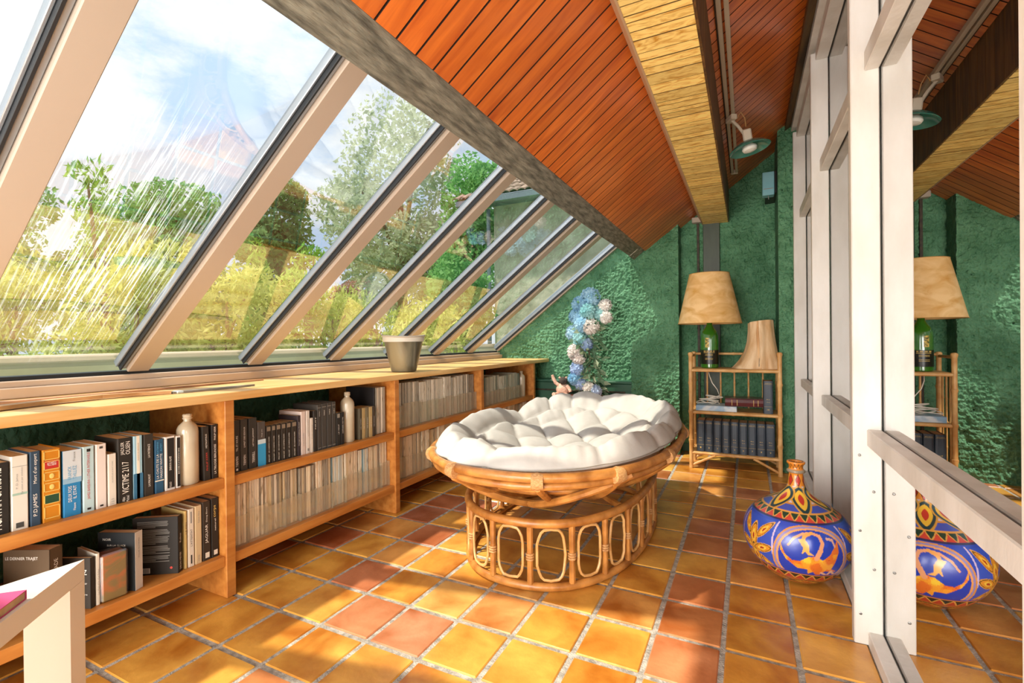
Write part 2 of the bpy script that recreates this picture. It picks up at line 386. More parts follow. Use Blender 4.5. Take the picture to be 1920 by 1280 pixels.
rough_panel(we, .215, .39, 4.04, 0, lambda x: cz(x)+.1, M_green2, 4)
MB().cbox(-.385, -.365, 4.45, 4.485, 0, 2.06, .002).build('edge_strip', M_dark, we)
MB().cbox(-.335, -.20, 4.44, 4.485, 0, 2.0, .004).build('painted_post', mat('painted_post', '#2f3a2a', '#3b4834', rough=.45, scale=4, stretch=(6, 6, 1)), we)
# low painted box in front of the end wall
tr0 = struct('trim_1')
MB().cbox(-2.36, -.94, 4.36, 4.545, 0, .585, .006).cbox(-2.36, -.935, 4.345, 4.548, .585, .607, .005).build('painted_ledge', M_greenS, tr0)
MB().cbox(-2.3, -1.0, 4.350, 4.358, .50, .515, .002).cbox(-2.3, -1.0, 4.350, 4.358, .08, .095, .002).cbox(-1.015, -1.0, 4.350, 4.358, .095, .50, .002).build('bead', M_dark, tr0)
bb = struct('baseboard_end'); MB().cbox(-.52, .21, 4.455, 4.478, 0, .07, .003).build('baseboard_strip', M_greenS, bb)

# ceiling: sloping boards either side of the boxed purlin
ce = struct('ceiling')
ang = math.atan(CS); Lc = 1/math.cos(ang)
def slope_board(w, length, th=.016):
    b = MB(); b.cbox(0, length, -w/2+.0024, w/2-.0024, 0, th, .001); return dark_edges(b.mesh('plank', M_ceil), mat('shadow_gap', '#2a1608', rough=.9))  # board sides painted dark so the gaps read as shade
pw = .0795
lenA = (-.36+.796)*Lc; lenB = (.375+.13)*Lc
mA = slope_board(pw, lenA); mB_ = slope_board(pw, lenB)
y = 4.57-pw/2-.03
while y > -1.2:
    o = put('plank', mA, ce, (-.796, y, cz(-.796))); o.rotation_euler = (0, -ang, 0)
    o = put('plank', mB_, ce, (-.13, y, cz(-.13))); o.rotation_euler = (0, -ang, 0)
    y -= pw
MB().prism([(-.82, cz(-.82)+.035), (.42, cz(.42)+.035), (.42, cz(.42)+.16), (-.82, cz(-.82)+.16)], 'y', YB-.1, YW+.2).build('roof_deck', M_dark, ce)
MB().prism([(-.82, cz(-.82)+.02), (-.80, cz(-.80)+.001), (.40, cz(.40)+.001), (.42, cz(.42)+.034), (-.82, cz(-.82)+.034)], 'y', YB, -1.22).build('roof_lining', M_plain, ce)
MB().prism([(-.80, cz(-.80)+.006), (.40, cz(.40)+.006), (.40, cz(.40)+.012), (-.80, cz(-.80)+.012)], 'y', -1.2, 4.56).build('dark_backing', mat('shadow_gap', '#241408', rough=.9), ce)  # dark sheet added within the boards so their gaps look shaded
# weathered purlin between glazing and boards
t1 = struct('trim_2')
P1 = Vector((-.893, 0, 1.705)); P2 = Vector((-.792, 0, 1.79)); up = Vector((-.61, 0, .79))
q = [(P1.x, P1.z), (P2.x, P2.z), (P2.x+up.x*.21, P2.z+up.z*.21), (P1.x+up.x*.20, P1.z+up.z*.20)]
ys = np.linspace(YB, 4.10, 40); b = MB(); rg = random.Random(3)
sag = lambda yy: .006*math.sin(yy*1.7)+rg.uniform(-.0015, .0015)
n = 4
for yy in ys:
    s = sag(yy)
    for k, (x, z) in enumerate(q): b.v.append((x+(-s if k in (0,) else 0), yy, z+(s if k == 0 else 0)))
for i in range(len(ys)-1):
    for k in range(4): b.f.append((i*4+k, i*4+(k+1) % 4, (i+1)*4+(k+1) % 4, (i+1)*4+k)); b.m.append(0)
b.f.append((0, 1, 2, 3)); b.m.append(0); b.f.append([4*(len(ys)-1)+k for k in (3, 2, 1, 0)]); b.m.append(0)
b.build('weathered_beam', M_beam, t1)
b = MB(); b.prism([(P1.x-.002, P1.z-.003), (P2.x+.003, P2.z-.002), (P2.x-.1, P2.z+.15), (P1.x-.1, P1.z+.13)], 'y', 4.10, 4.30)
b.build('rough_sawn_end', mat('rough_sawn', '#3a352a', '#b9b29c', rough=.85, scale=16, stretch=(2, 7, 2), detail=7, bump=.8, bscale=40, lo=.42, hi=.6), t1)

# boxed purlin clad in boards
pu = struct('trim_3')
X0, X1, ZB = -.333, -.135, 1.985
rb = random.Random(5); y = 4.46
while y > -1.0:
    w = rb.choice([.034, .05, .05, .078, .078, .085]); 
    b = MB(); b.cbox(0, X1-X0, -w/2+.0015, w/2-.0015, 0, .014, .0008)
    b.f = b.f; pm_ = dark_edges(b.mesh('pine_plank', M_pine), mat('pine_gap_shade', '#5c4216', rough=.9))  # pine board sides coloured dark, shade painted into the gaps
    o = put('pine_plank', pm_, pu, loc=(X0, y-w/2, ZB+rb.uniform(-.0008, .0008))); y -= w
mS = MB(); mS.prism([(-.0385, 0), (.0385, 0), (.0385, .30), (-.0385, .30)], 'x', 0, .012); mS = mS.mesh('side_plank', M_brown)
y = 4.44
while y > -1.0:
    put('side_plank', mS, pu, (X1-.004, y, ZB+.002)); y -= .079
MB().cbox(X0+.004, X1-.006, YB, 4.455, ZB+.004, ZB+.03, .001).build('lining_board', M_dark, pu)  # dark lining runs inside the pine boards to make their gaps look shaded
MB().prism([(-.375, 2.055), (-.338, 1.982), (-.331, 1.984), (-.331, 2.09), (-.372, 2.075)], 'y', YB, 4.46).build('beige_moulding', M_beige, pu)
MB().cbox(-.42, -.345, 4.40, 4.475, 2.0, 2.045, .004).build('plaster_block', M_plain, pu)

# top trims of the right-hand screen
t5 = struct('trim_4')
MB().prism([(.262, cz(.262)-.045), (.30, cz(.30)-.05), (.30, cz(.30)+.0), (.262, cz(.262)+.0)], 'y', YB, 4.04).build('brown_cornice', mat('cornice', '#3d2c14', '#6d5226', rough=.5, scale=4, stretch=(6, 1, 6)), t5)
MB().box(.302, .42, YB, 4.04, 2.50, 2.66).build('head_plate', M_white, t5)

# sloped glazing: window_1
w1 = struct('window_1')
MB().cbox(-2.47, -2.36, YB, 4.545, .806, .845, .003).cbox(-2.47, -2.385, YB, 4.545, .845, .868, .003).build('sill', mat('sill_paint', '#c2a78e', '#d4bea8', rough=.42, scale=2), w1)
MB().cbox(-2.50, -2.42, YB, 4.545, .868, .884, .002).build('gasket', M_gask, w1)
rl = (-.90-SX)*math.sqrt(1+GS*GS); ga = math.atan(GS)
bar = MB(); bar.cbox(0, rl, -.042, .042, 0, .045, .003); barm = bar.mesh('glazing_bar', M_alu)
st = MB(); st.cbox(0, rl, -.058, -.043, .018, .06, .002, 0); st.cbox(0, rl, -.075, -.066, .03, .06, .002, 0); stm = st.mesh('bead_strip', M_aluG)
gk = MB(); gk.cbox(0, rl, -.066, -.058, .012, .06, .001); gkm = gk.mesh('black_gasket_strip', M_gask)
rafters = [-1.695+.0, -1.133, -.571, -.009, .553, 1.145, 1.700, 2.262, 2.825, 3.385, 3.945, 4.515]
for yy in rafters:
    for nm, me in (('glazing_bar', barm), ('bead_strip', stm), ('black_gasket_strip', gkm)):
        o = put(nm, me, w1, (SX, yy, SZ)); o.rotation_euler = (0, -ga, 0)
        if yy > 4.5: o.scale[1] = .42
gx = glass_mat('streaked_glass', .035, (.97, .99, .98), haze=((-1.0, 0, 0), (1.5, 3.2, 1), 1.7))
for a, b2 in zip(rafters[:-1], rafters[1:]):
    p = MB(); h = (b2-a)/2-.02; p.add([(0, -h, 0), (rl+.05, -h, 0), (rl+.05, h, 0), (0, h, 0)], [(0, 1, 2, 3)])
    o = p.build('glass_pane', gx if abs(a-.553) < .3 or abs(a+.009) < .3 else M_glaze, w1, loc=(SX-.025, (a+b2)/2, SZ+.033)); o.rotation_euler = (0, -ga, 0)
o = MB().cbox(.0, rl+.1, -.012, .045, .06, .08, .002).build('flashing', mat('blue_flashing', '#aebfca', rough=.35, metal=.3), w1, loc=(SX, 4.53, SZ)); o.rotation_euler = (0, -ga, 0)

# right-hand screen with coated glass: window_2
w2 = struct('window_2')
XF, XG = .308, .388
post = MB(); post.cbox(XF, XG-.003, -.02, .02, 0, 2.47, .003); postm = post.mesh('post', M_white)
posts = [-1.28, -.24, .800, 1.900, 2.935, 3.985]
for yy in posts: put('post', postm, w2, (0, yy, 0.0))
sc = MB(); sc.lathe([(.0045, 0), (.0045, .0015), (.003, .0022)], 10, M=Matrix.Translation((0, 0, 0)) @ Matrix.Rotation(PI/2, 4, 'X')); scm = sc.mesh('screw', M_steel)
for (xx, zz) in [(.325, .615), (.362, .50), (.325, .37), (.362, .25), (.325, .10)]: put('screw', scm, w2, (xx, 1.880, zz))
for a, b2 in zip(posts[:-1], posts[1:]):
    y0, y1 = a+.0205, b2-.0205
    MB().cbox(.345, XG-.003, y0, y1, .645, .70, .003).build('mid_rail', M_white, w2)
    MB().cbox(.345, XG-.003, y0, y1, .0, .045, .003).build('bottom_rail', M_white, w2)
    MB().cbox(.345, XG-.003, y0, y1, 1.853, 1.915, .003).build('transom', M_white, w2)
    MB().cbox(.330, XG-.003, y0, y1, 2.43, 2.497, .003).build('top_rail', M_white, w2)
    p = MB(); p.add([(XG, y0-.02, .0), (XG, y1+.02, .0), (XG, y1+.02, 2.5), (XG, y0-.02, 2.5)], [(0, 1, 2, 3)]); p.build('glass_pane', M_mirror, w2)
    p = MB(); p.add([(XG+.028, y0-.02, .0), (XG+.028, y1+.02, .0), (XG+.028, y1+.02, 2.5), (XG+.028, y0-.02, 2.5)], [(0, 1, 2, 3)]); p.build('inner_glass_pane', M_mirror, w2)
for yy, zz in [(2.2, .047), (2.6, .047), (1.35, .047), (1.6, .047)]:
    o = put('screw', scm, w2, (.365, yy, .0455)); o.rotation_euler = (-PI/2, 0, 0)
# the dim room beyond it
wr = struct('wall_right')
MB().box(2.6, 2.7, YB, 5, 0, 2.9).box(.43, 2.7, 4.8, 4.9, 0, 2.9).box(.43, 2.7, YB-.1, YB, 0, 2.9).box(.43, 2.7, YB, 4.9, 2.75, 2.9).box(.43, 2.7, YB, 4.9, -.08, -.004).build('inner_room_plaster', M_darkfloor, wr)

# ------------------------------------------------------------------ outside
gr0 = struct('ground'); MB().box(-60, -2.6, -40, 70, -.4, .15).build('lawn', mat('grass', '#4c7a2c', '#7fae46', rough=.9, scale=2, detail=8), gr0)
t6 = struct('trim_5')
MB().cbox(-4.3, -3.95, -5, 8.7, .15, .93, .01).build('garden_wall', mat('pale_coping', '#c9b594', '#dccdb0', rough=.8, scale=2), t6)
LN = 0
def leaf_mat(name, a, b, tr=.45):
    m = bpy.data.materials.new(name); m.use_nodes = True; nt = m.node_tree; L = nt.links; nt.nodes.clear()
    o = _n(nt, 'ShaderNodeOutputMaterial'); t = _n(nt, 'ShaderNodeTexCoord'); ns = _n(nt, 'ShaderNodeTexNoise'); ns.inputs['Scale'].default_value = 3.5; ns.inputs['Detail'].default_value = 8
    r = _n(nt, 'ShaderNodeValToRGB'); r.color_ramp.elements[0].position = .36; r.color_ramp.elements[1].position = .64
    r.color_ramp.elements[0].color = lin(a); r.color_ramp.elements[1].color = lin(b)
    L.new(t.outputs['Object'], ns.inputs['Vector']); L.new(ns.outputs['Fac'], r.inputs[0])
    d = _n(nt, 'ShaderNodeBsdfDiffuse'); q = _n(nt, 'ShaderNodeBsdfTranslucent'); mx = _n(nt, 'ShaderNodeMixShader'); mx.inputs[0].default_value = tr
    L.new(r.outputs[0], d.inputs[0]); L.new(r.outputs[0], q.inputs[0]); L.new(d.outputs[0], mx.inputs[1]); L.new(q.outputs[0], mx.inputs[2]); L.new(mx.outputs[0], o.inputs[0])
    return m
LM = dict(bright=leaf_mat('leaf_bright', '#6fae46', '#cbe884'), yellow=leaf_mat('leaf_yellow', '#9fb852', '#eef09c'), dark=leaf_mat('leaf_dark', '#5f8a54', '#a3c684'),
          pale=leaf_mat('leaf_pale', '#a3b490', '#d9e2c4'), mid=leaf_mat('leaf_mid', '#66a560', '#aedd8e'), sage=leaf_mat('leaf_sage', '#6d8f72', '#a9c6a4'), red=leaf_mat('leaf_red', '#a87872', '#c9a79c'))
M_bark = mat('bark', '#6b5c48', '#8d7d66', rough=.9, scale=12)

def leaves(blobs, n, size, rs, droop=0, aspect=.5):
    """numpy leaf cloud; blobs are (cx,cy,cz,rx,ry,rz)"""
    B = np.array(blobs, float); vol = (B[:, 3]*B[:, 4]*B[:, 5])**.7; pick = rs.choice(len(B), n, p=vol/vol.sum())
    d = rs.normal(size=(n, 3)); d /= np.linalg.norm(d, axis=1)[:, None]; r = rs.uniform(.35, 1.0, n)**.6
    c = B[pick, :3] + d*B[pick, 3:]*r[:, None]
    u = rs.normal(size=(n, 3)); u[:, 2] -= droop; u /= np.linalg.norm(u, axis=1)[:, None]
    w = np.cross(u, rs.normal(size=(n, 3))); w /= np.linalg.norm(w, axis=1)[:, None]
    s = size*rs.uniform(.6, 1.3, n)[:, None]
    a = c-u*s; e2 = c+u*s; l = c-w*s*aspect; rr = c+w*s*aspect
    V = np.stack([a, l, e2, rr], 1).reshape(-1, 3)
    F = np.arange(n*4).reshape(n, 4)
    me = bpy.data.meshes.new('foliage'); me.vertices.add(n*4); me.vertices.foreach_set('co', V.ravel())
    me.loops.add(n*4); me.loops.foreach_set('vertex_index', F.ravel()); me.polygons.add(n); me.polygons.foreach_set('loop_start', np.arange(0, n*4, 4)); me.polygons.foreach_set('loop_total', np.full(n, 4))
    me.update(); return me
def tree(name, label, cat, base, top, w, kind, n, size, seed, blobs=9, droop=0, group=None, low=.35, aspect=.5, depth=None):
    rs = np.random.RandomState(seed); h = top-base[2]
    t = thing(name, label, cat, base, 0, group)
    bl = []
    for k in range(blobs):
        a = rs.uniform(0, 2*PI); r = w*.5*rs.uniform(.15, .72); f = low+(1-low)*rs.uniform(.1, .88)
        sz_ = w*.5*rs.uniform(.32, .52)
        bl.append((r*math.cos(a), (depth or 1)*r*math.sin(a), h*f-sz_*.1, sz_, sz_*(depth or 1), sz_*rs.uniform(.6, .9)))
    bl.append((0, 0, h*(1+low)/2, w*.34, w*.34*(depth or 1), h*(1-low)*.46))
    me = leaves(bl, n, size, rs, droop, aspect); me.materials.append(LM[kind]); put('foliage', me, t)
    b = MB(); b.tube([(0, 0, 0), (.03*h, 0, h*.3), (0, .02*h, h*.7)], [h*.022, h*.017, h*.006], 8)
    for k in range(7):
        x = bl[k % len(bl)]; z0 = h*rs.uniform(.2, .5); b.tube([(.02*h, 0, z0), (x[0]*.5, x[1]*.5, (z0+x[2])/2+.05*h), (x[0], x[1], x[2])], [h*.010, h*.007, h*.003], 6)
    b.build('trunk', M_bark, t, smooth=True)
    return t
def at(px, py, D):
    """helper used while laying out the garden: direction (px, py) turned to a place D metres away"""
    d = _R3*((px-960)/891.108)+_U3*((640-py)/891.108)+_F2
    return Vector((d.x*D, d.y*D, 1+d.z*D))
def gtree(name, label, cat, px, ptop, pw_, D, kind, n, size, seed, **k):
    c = at(px, ptop, D); t = at(px, 640, D); return tree(name, label, cat, (t.x, t.y, .15), c.z, pw_/891*D, kind, n, size, seed, **k)
gtree('tree', 'tall pale airy tree left of the tiled-roof house', 'tree', 745, 150, 330, 14, 'pale', 15000, .085, 1, blobs=14, low=.15)
gtree('tree', 'dark rounded tree behind the second and third panes', 'tree', 520, 310, 200, 15, 'dark', 12000, .09, 2, low=.2)
gtree('tree', 'bright green tree against the tiled-roof house', 'tree', 880, 265, 170, 12, 'mid', 11000, .07, 3, low=.1)
gtree('tree', 'reddish tree low between the pale tree and the hedge', 'tree', 660, 520, 130, 17, 'red', 5000, .08, 4, low=.1)
gtree('tree', 'leafy green tree behind the streaked pane', 'tree', 290, 330, 340, 9, 'mid', 14000, .07, 5, low=.1)
gtree('tree', 'fresh green tree at the far left behind the first pane', 'tree', -60, 250, 330, 8, 'mid', 11000, .06, 6, low=.1)
gtree('tree', 'green tree behind the metal bucket planter', 'tree', 850, 430, 160, 8, 'mid', 6000, .05, 7, low=.05)
# peach-like hedge close to the glass: one shrub after another, long hanging leaves
for k, (px, pt, w_, D, kd, lab) in enumerate([(20, 430, 330, 5.3, 'yellow', 'yellow-green leafy shrub outside the first pane'), (190, 265, 130, 6.0, 'bright', 'upright shrub with drooping leaves rising behind the first glazing bar'),
        (250, 440, 300, 5.2, 'yellow', 'yellow-green leafy shrub outside the second pane'), (420, 470, 260, 5.4, 'yellow', 'yellow-green shrub with drooping leaves outside the third pane'),
        (575, 440, 120, 6.4, 'bright', 'bright drooping shrub shoot right of the rounded tree'), (485, 425, 70, 6.2, 'bright', 'narrow bright shoot left of the rounded tree'),
        (620, 520, 240, 7.0, 'yellow', 'low yellow-green shrub outside the fourth pane'), (800, 545, 260, 7.5, 'yellow', 'low yellow shrub behind the metal bucket planter'),
        (-160, 380, 300, 5.5, 'bright', 'shrub mostly beyond the left frame edge')]):
    if k == 8: continue
    gtree('leafy_shrub', lab, 'shrub', px, pt, w_, D, kd, 5200 if w_ > 150 else 1500, .062, 20+k, blobs=10, droop=.9, low=.0, aspect=.26)
# neighbour's house
ho = thing('house', 'pale roughcast house wall under a brown tiled roof seen through the glass', 'building', (-4.85, 9.0, 0))
M_ext = mat('pale_render', '#a39c86', '#cdc6b0', rough=.9, scale=3, detail=9); roughcast(M_ext, 1.0, 9)
MB().box(0, 9, 0, 6, -.1, 3.9).build('wall', M_ext, ho)
MB().cbox(-.62, 9, -.55, -.42, 3.78, 3.92, .02).cbox(-.62, 9, -.42, 0, 3.86, 3.90, .005).build('gutter', mat('zinc', '#7d8890', rough=.4, metal=.5), ho)
MB().tube([(-.1, -.06, 3.8), (-.1, -.06, .1)], .045, 10).build('downpipe', mat('zinc', ''), ho)
M_rt = mat('clay_roof_tile', '#8f7364', '#c0a692', rough=.85, scale=8, rand=.18)
rt = MB()
for (y0, z0, y1, z1) in [(0, .0, .30, .20)]:
    rt.prism([(-.085, 0), (-.06, .035), (0, .05), (.06, .035), (.085, 0), (.06, .015), (0, .03), (-.06, .015)], 'y', 0, .34)
rtm = rt.mesh('roof_tile', M_rt); sl = .62
for j in range(9):
    for i in range(int(26)):
        x = -.62+i*.17; yy = -.55+j*.26
        if x < -.62+j*.20 or x > 2.9: continue
        o = put('roof_tile', rtm, ho, (x, yy, 3.93+(yy+.55)*sl+.005)); o.rotation_euler[0] = math.atan(sl)-.06
MB().add([(-.6, -.55, 3.92), (9, -.55, 3.92), (9, 2.4, 3.92+2.95*sl), (1.65, 2.4, 3.92+2.95*sl)], [(0, 1, 2, 3)]).build('roof_underlay', M_dark, ho)

# ------------------------------------------------------------------ bookcase along the glazing
XFR = -1.83; XBK = -2.36
bc = thing('bookcase', 'long low open wooden bookcase running under the sloped glazing', 'bookcase', (XFR, 1.2, 0))
def P(x): return x-XFR
for k, yy in enumerate([-1.815, -.815, .185, 1.185, 2.185, 3.185, 4.185]):
    MB().cbox(XBK-XFR, 0, yy-.019-1.2, yy+.019-1.2, 0, .772, .002).build('upright', M_shelf, bc)
for k, yy in enumerate([-1.815, -.815, .185, 1.185, 2.185, 3.185]):
    for z0, z1 in ((.123, .163), (.430, .470)):
        MB().cbox(XBK-XFR, -.008, yy+.0195-1.2, yy+.9805-1.2, z0, z1, .002).build('shelf', M_shelf, bc)
MB().cbox(XBK-.005-XFR, .012, -2.5-1.2, 4.535-1.2, .773, .805, .002).build('worktop', M_top, bc)

# ---- books
def shade(c, f): return tuple(min(1, x*f) for x in lin(c)[:3])+(1,)
def book(name, label, y0, y1, h, z, col, depth=.14, x=-1.872, rz=0, tilt=0, txt=(), bands=(), group=None, cat='book', hard=False):
    """a book standing with its spine to the room; y0..y1 its thickness, h its height"""
    w = y1-y0-.0012; t = thing(name, label, cat, (x, (y0+y1)/2, z+.0005), rz, group); t.rotation_euler[0] = tilt
    th = .0022 if hard else .0012; g = .003 if hard else .0
    c = MB(); c.prism([(-depth, -w/2), (-.004, -w/2), (-.0012, -w/2+.0012), (0, -w/2+.003), (0, w/2-.003), (-.0012, w/2-.0012), (-.004, w/2), (-depth, w/2), (-depth, w/2-th), (-.005, w/2-th), (-.003, 0), (-.005, -w/2+th), (-depth, -w/2+th)], 'z', 0, h)
    o = c.build('cover', M_cover, t); o.color = lin(col)
    MB().box(-depth+g+.0005, -.0045, -w/2+th+.0002, w/2-th-.0002, g+.0004, h-g-.001).build('pages', M_paper, t)
    groups = {}
    for b in bands:   # (z from, z to, colour[, y frac from, y frac to])
        ya, yb = (b[3], b[4]) if len(b) > 3 else (.06, .94)
        groups.setdefault(b[2], MB()).box(.0001, .0006, -w/2+w*ya, -w/2+w*yb, b[0]*h, b[1]*h)
    for i, (k, m) in enumerate(groups.items()): o = m.build('spine_band', M_cover, t); o.color = lin(k)
    inks = {}
    for s in txt:     # (words, centre z frac, length frac, height frac, colour, y frac, down)
        words, zc, ln, ht, k = s[:5]; yf = s[5] if len(s) > 5 else .5; dn = s[6] if len(s) > 6 else False
        m = inks.setdefault(k, MB()); letter(m, words, ln*h, ht*w, spineM(-w/2+w*yf, zc*h, .0012, dn))
    for k, m in inks.items(): m.build('spine_lettering', M_ink[k], t)
    return t
ZU, ZL = .470, .163
A = 'novels on the upper shelf of the nearest bay'
book('book', 'thick black book with tall white capitals, first on the left of the upper shelf', .505, .573, .200, ZU, '#2b2824', .135, txt=[('AGATHA CHRISTIE', .5, .86, .42, 'white', .55)], group=A)
book('book', 'thick cream book with a pale green stripe, beside the black capitals book', .575, .613, .212, ZU, '#dcd6c8', .15, txt=[('P. D. James', .66, .2, .16, 'grey', .34), ('Par action et par omission', .66, .36, .15, 'grey', .62)], bands=[(.47, .50, '#9fbcab'), (.855, .859, '#8d8a84'), (.03, .10, '#4b4a46', .25, .7)], group=A)
book('book', 'dark blue book with white lettering, left of the orange leather one', .6145, .640, .217, ZU, '#35485a', .145, txt=[('P.D.JAMES', .28, .30, .46, 'white', .5), ('Mort d\'un expert', .77, .40, .42, 'white', .5)], group=A)
o = book('book', 'orange leather-look book with gilt frames and red and green labels', .642, .686, .216, ZU, '#c97f1e', .145, hard=True, group=A,
     bands=[(.735, .85, '#b8322a', .12, .88), (.255, .375, '#2c4b33', .12, .88)], txt=[('AGATHA', .80, .05, .5, 'white')])
m = MB()
for a, b2 in ((.86, .98), (.72, .84), (.57, .69), (.42, .54), (.25, .38), (.05, .22)):
    hh = .216; ww = .0428; y0, y1, z0, z1 = -ww*.42, ww*.42, a*hh, b2*hh
    for bx in ((y0, y1, z0, z0+.0018), (y0, y1, z1-.0018, z1), (y0, y0+.0018, z0, z1), (y1-.0018, y1, z0, z1)): m.box(.0001, .0008, *bx)
for zc in (.63, .48): m.ball((.0006, 0, zc*.216), (.0008, .006, .008), 6)
m.build('gilt_frames', M_ink['gold'], o)
book('book', 'white and blue book with stacked capitals, right of the orange leather one', .689, .735, .203, ZU, '#2f7fb2', .135, bands=[(.58, 1, '#ccd2d4', 0, 1), (.50, .58, '#8fb4cb', 0, 1)], group=A,
     txt=[('FRANCK', .66, .2, .2, 'blue', .35), ('THILLIEZ', .66, .2, .2, 'blue', .62), ('IL ETAIT', .36, .2, .18, 'white', .62), ('DEUX FOIS', .34, .24, .2, 'white', .36), ('Fleuve', .14, .11, .14, 'white', .6), ('France', .9, .14, .14, 'grey', .6)])
book('book', 'pale blue paperback with dark red lettering', .737, .769, .206, ZU, '#b9d2d4', .15, txt=[('JAMES BARBARA LUTHER INTERNABLE', .55, .72, .3, 'red', .5)], bands=[(.03, .06, '#2a2724', .35, .65), (.92, .965, '#2a2724', .35, .65)], group=A)
book('book', 'pinkish white paperback with a small round emblem', .7705, .801, .207, ZU, '#e2d6cc', .15, bands=[(.03, .055, '#2a2724', .35, .65), (.93, .965, '#4b4a46', .35, .65)], group=A)
book('book', 'small white paperback left of the wide black novel', .8025, .828, .169, ZU, '#ded5c6', .11, txt=[('LES MOTS DE LA NUIT NOIRE', .65, .42, .14, 'grey'), ('1 2 3', .08, .1, .3, 'grey')], group=A)
book('book', 'wide black novel with large white lettering', .830, .873, .214, ZU, '#2e2a25', .15, txt=[('VICTIME 2117', .38, .50, .46, 'white', .5), ('JADLER', .84, .2, .3, 'white', .34), ('OLSEN', .84, .2, .3, 'white', .68), ('Albin', .045, .07, .2, 'white', .36), ('Michel', .045, .09, .2, 'white', .64)], group=A)
book('book', 'light and dark blue book with a cream stripe down its spine', .875, .904, .214, ZU, '#9fc4d2', .15, bands=[(0, .40, '#3d6f8e', 0, 1), (0, 1, '#e9e0cc', .34, .66)], txt=[('FRANÇOIS MÉDÉLINE', .75, .28, .18, 'grey', .5)], group=A)
book('book', 'plain charcoal book with faint lettering, right of the blue striped one', .906, .938, .214, ZU, '#3a342d', .15, txt=[('LA PATIENCE', .73, .22, .22, 'white'), ('LA MALNUIT', .25, .2, .22, 'white')], group=A)
book('book', 'blue book with white capitals, left of the white-edged black one', .940, .970, .189, ZU, '#2f5672', .14, txt=[('LA CHUTE DE LA', .5, .46, .26, 'white', .28), ('MAISON WHYTE', .5, .46, .26, 'white', .68), ('KATERINA', .85, .22, .2, 'blue', .3), ('AUTET', .85, .15, .2, 'blue', .68)], bands=[(.22, .24, '#e9e0cc', 0, 1)], group=A)
book('book', 'black-spined book with white edges beside the stoneware bottle', .972, 1.008, .193, ZU, '#e6e0d8', .14, bands=[(.04, .97, '#2a2724', .22, .9)], txt=[('SHIVAYA ALASE', .5, .26, .2, 'white', .5), ('FOLIO', .1, .1, .2, 'white', .5)], group=A)
book('book', 'thin black book with white edges touching the near stoneware bottle', 1.009, 1.028, .190, ZU, '#e6e0d8', .14, bands=[(.03, .97, '#2a2724', .2, .82)], txt=[('BON HIVER A LA SOURCE DU SANG', .52, .5, .26, 'white')], group=A)
book('book', 'black book with red and white lettering right of the near stoneware bottle', 1.108, 1.136, .208, ZU, '#332e28', .15, tilt=.03, txt=[('PHILIP KERR', .35, .34, .24, 'red'), ('METROPOLIS', .73, .26, .22, 'white')], group=A)
book('book', 'black book with long white title against the upright of the nearest bay', 1.139, 1.163, .210, ZU, '#2e2a26', .15, tilt=.0, txt=[('LA TRILOGIE BERLINOISE', .36, .55, .34, 'white'), ('PHILIP KERR', .84, .25, .3, 'white')], group=A)

def bottle(label, y, z, r, h, x=-1.885):
    t = thing('stoneware_bottle', label, 'bottle', (x, y, z+.0005), 0, 'stoneware bottles in the bookcase')
    MB().lathe([(r*.92, 0), (r, .006), (r, h*.74), (r*.96, h*.79), (r*.8, h*.84), (r*.5, h*.88), (r*.36, h*.90), (r*.34, h*.93)], 36).build('body', M_stone, t, smooth=True)
    MB().lathe([(r*.34, h*.925), (r*.44, h*.93), (r*.46, h*.945), (r*.40, h*.955), (r*.42, h*.965), (r*.45, h*.98), (r*.38, h), (r*.26, h), (r*.26, h*.94)], 28).build('mouth', M_stone, t, smooth=True)
bottle('glazed cream stoneware bottle among the black novels of the nearest bay', 1.066, ZU, .036, .262, -1.90)
bottle('cream stoneware bottle between black books and old magazines in the second bay', 1.873, ZU, .036, .262, -1.905)
bottle('small stoneware bottle in the farthest bay beside the last upright', 4.045, ZU, .036, .235, -1.905)

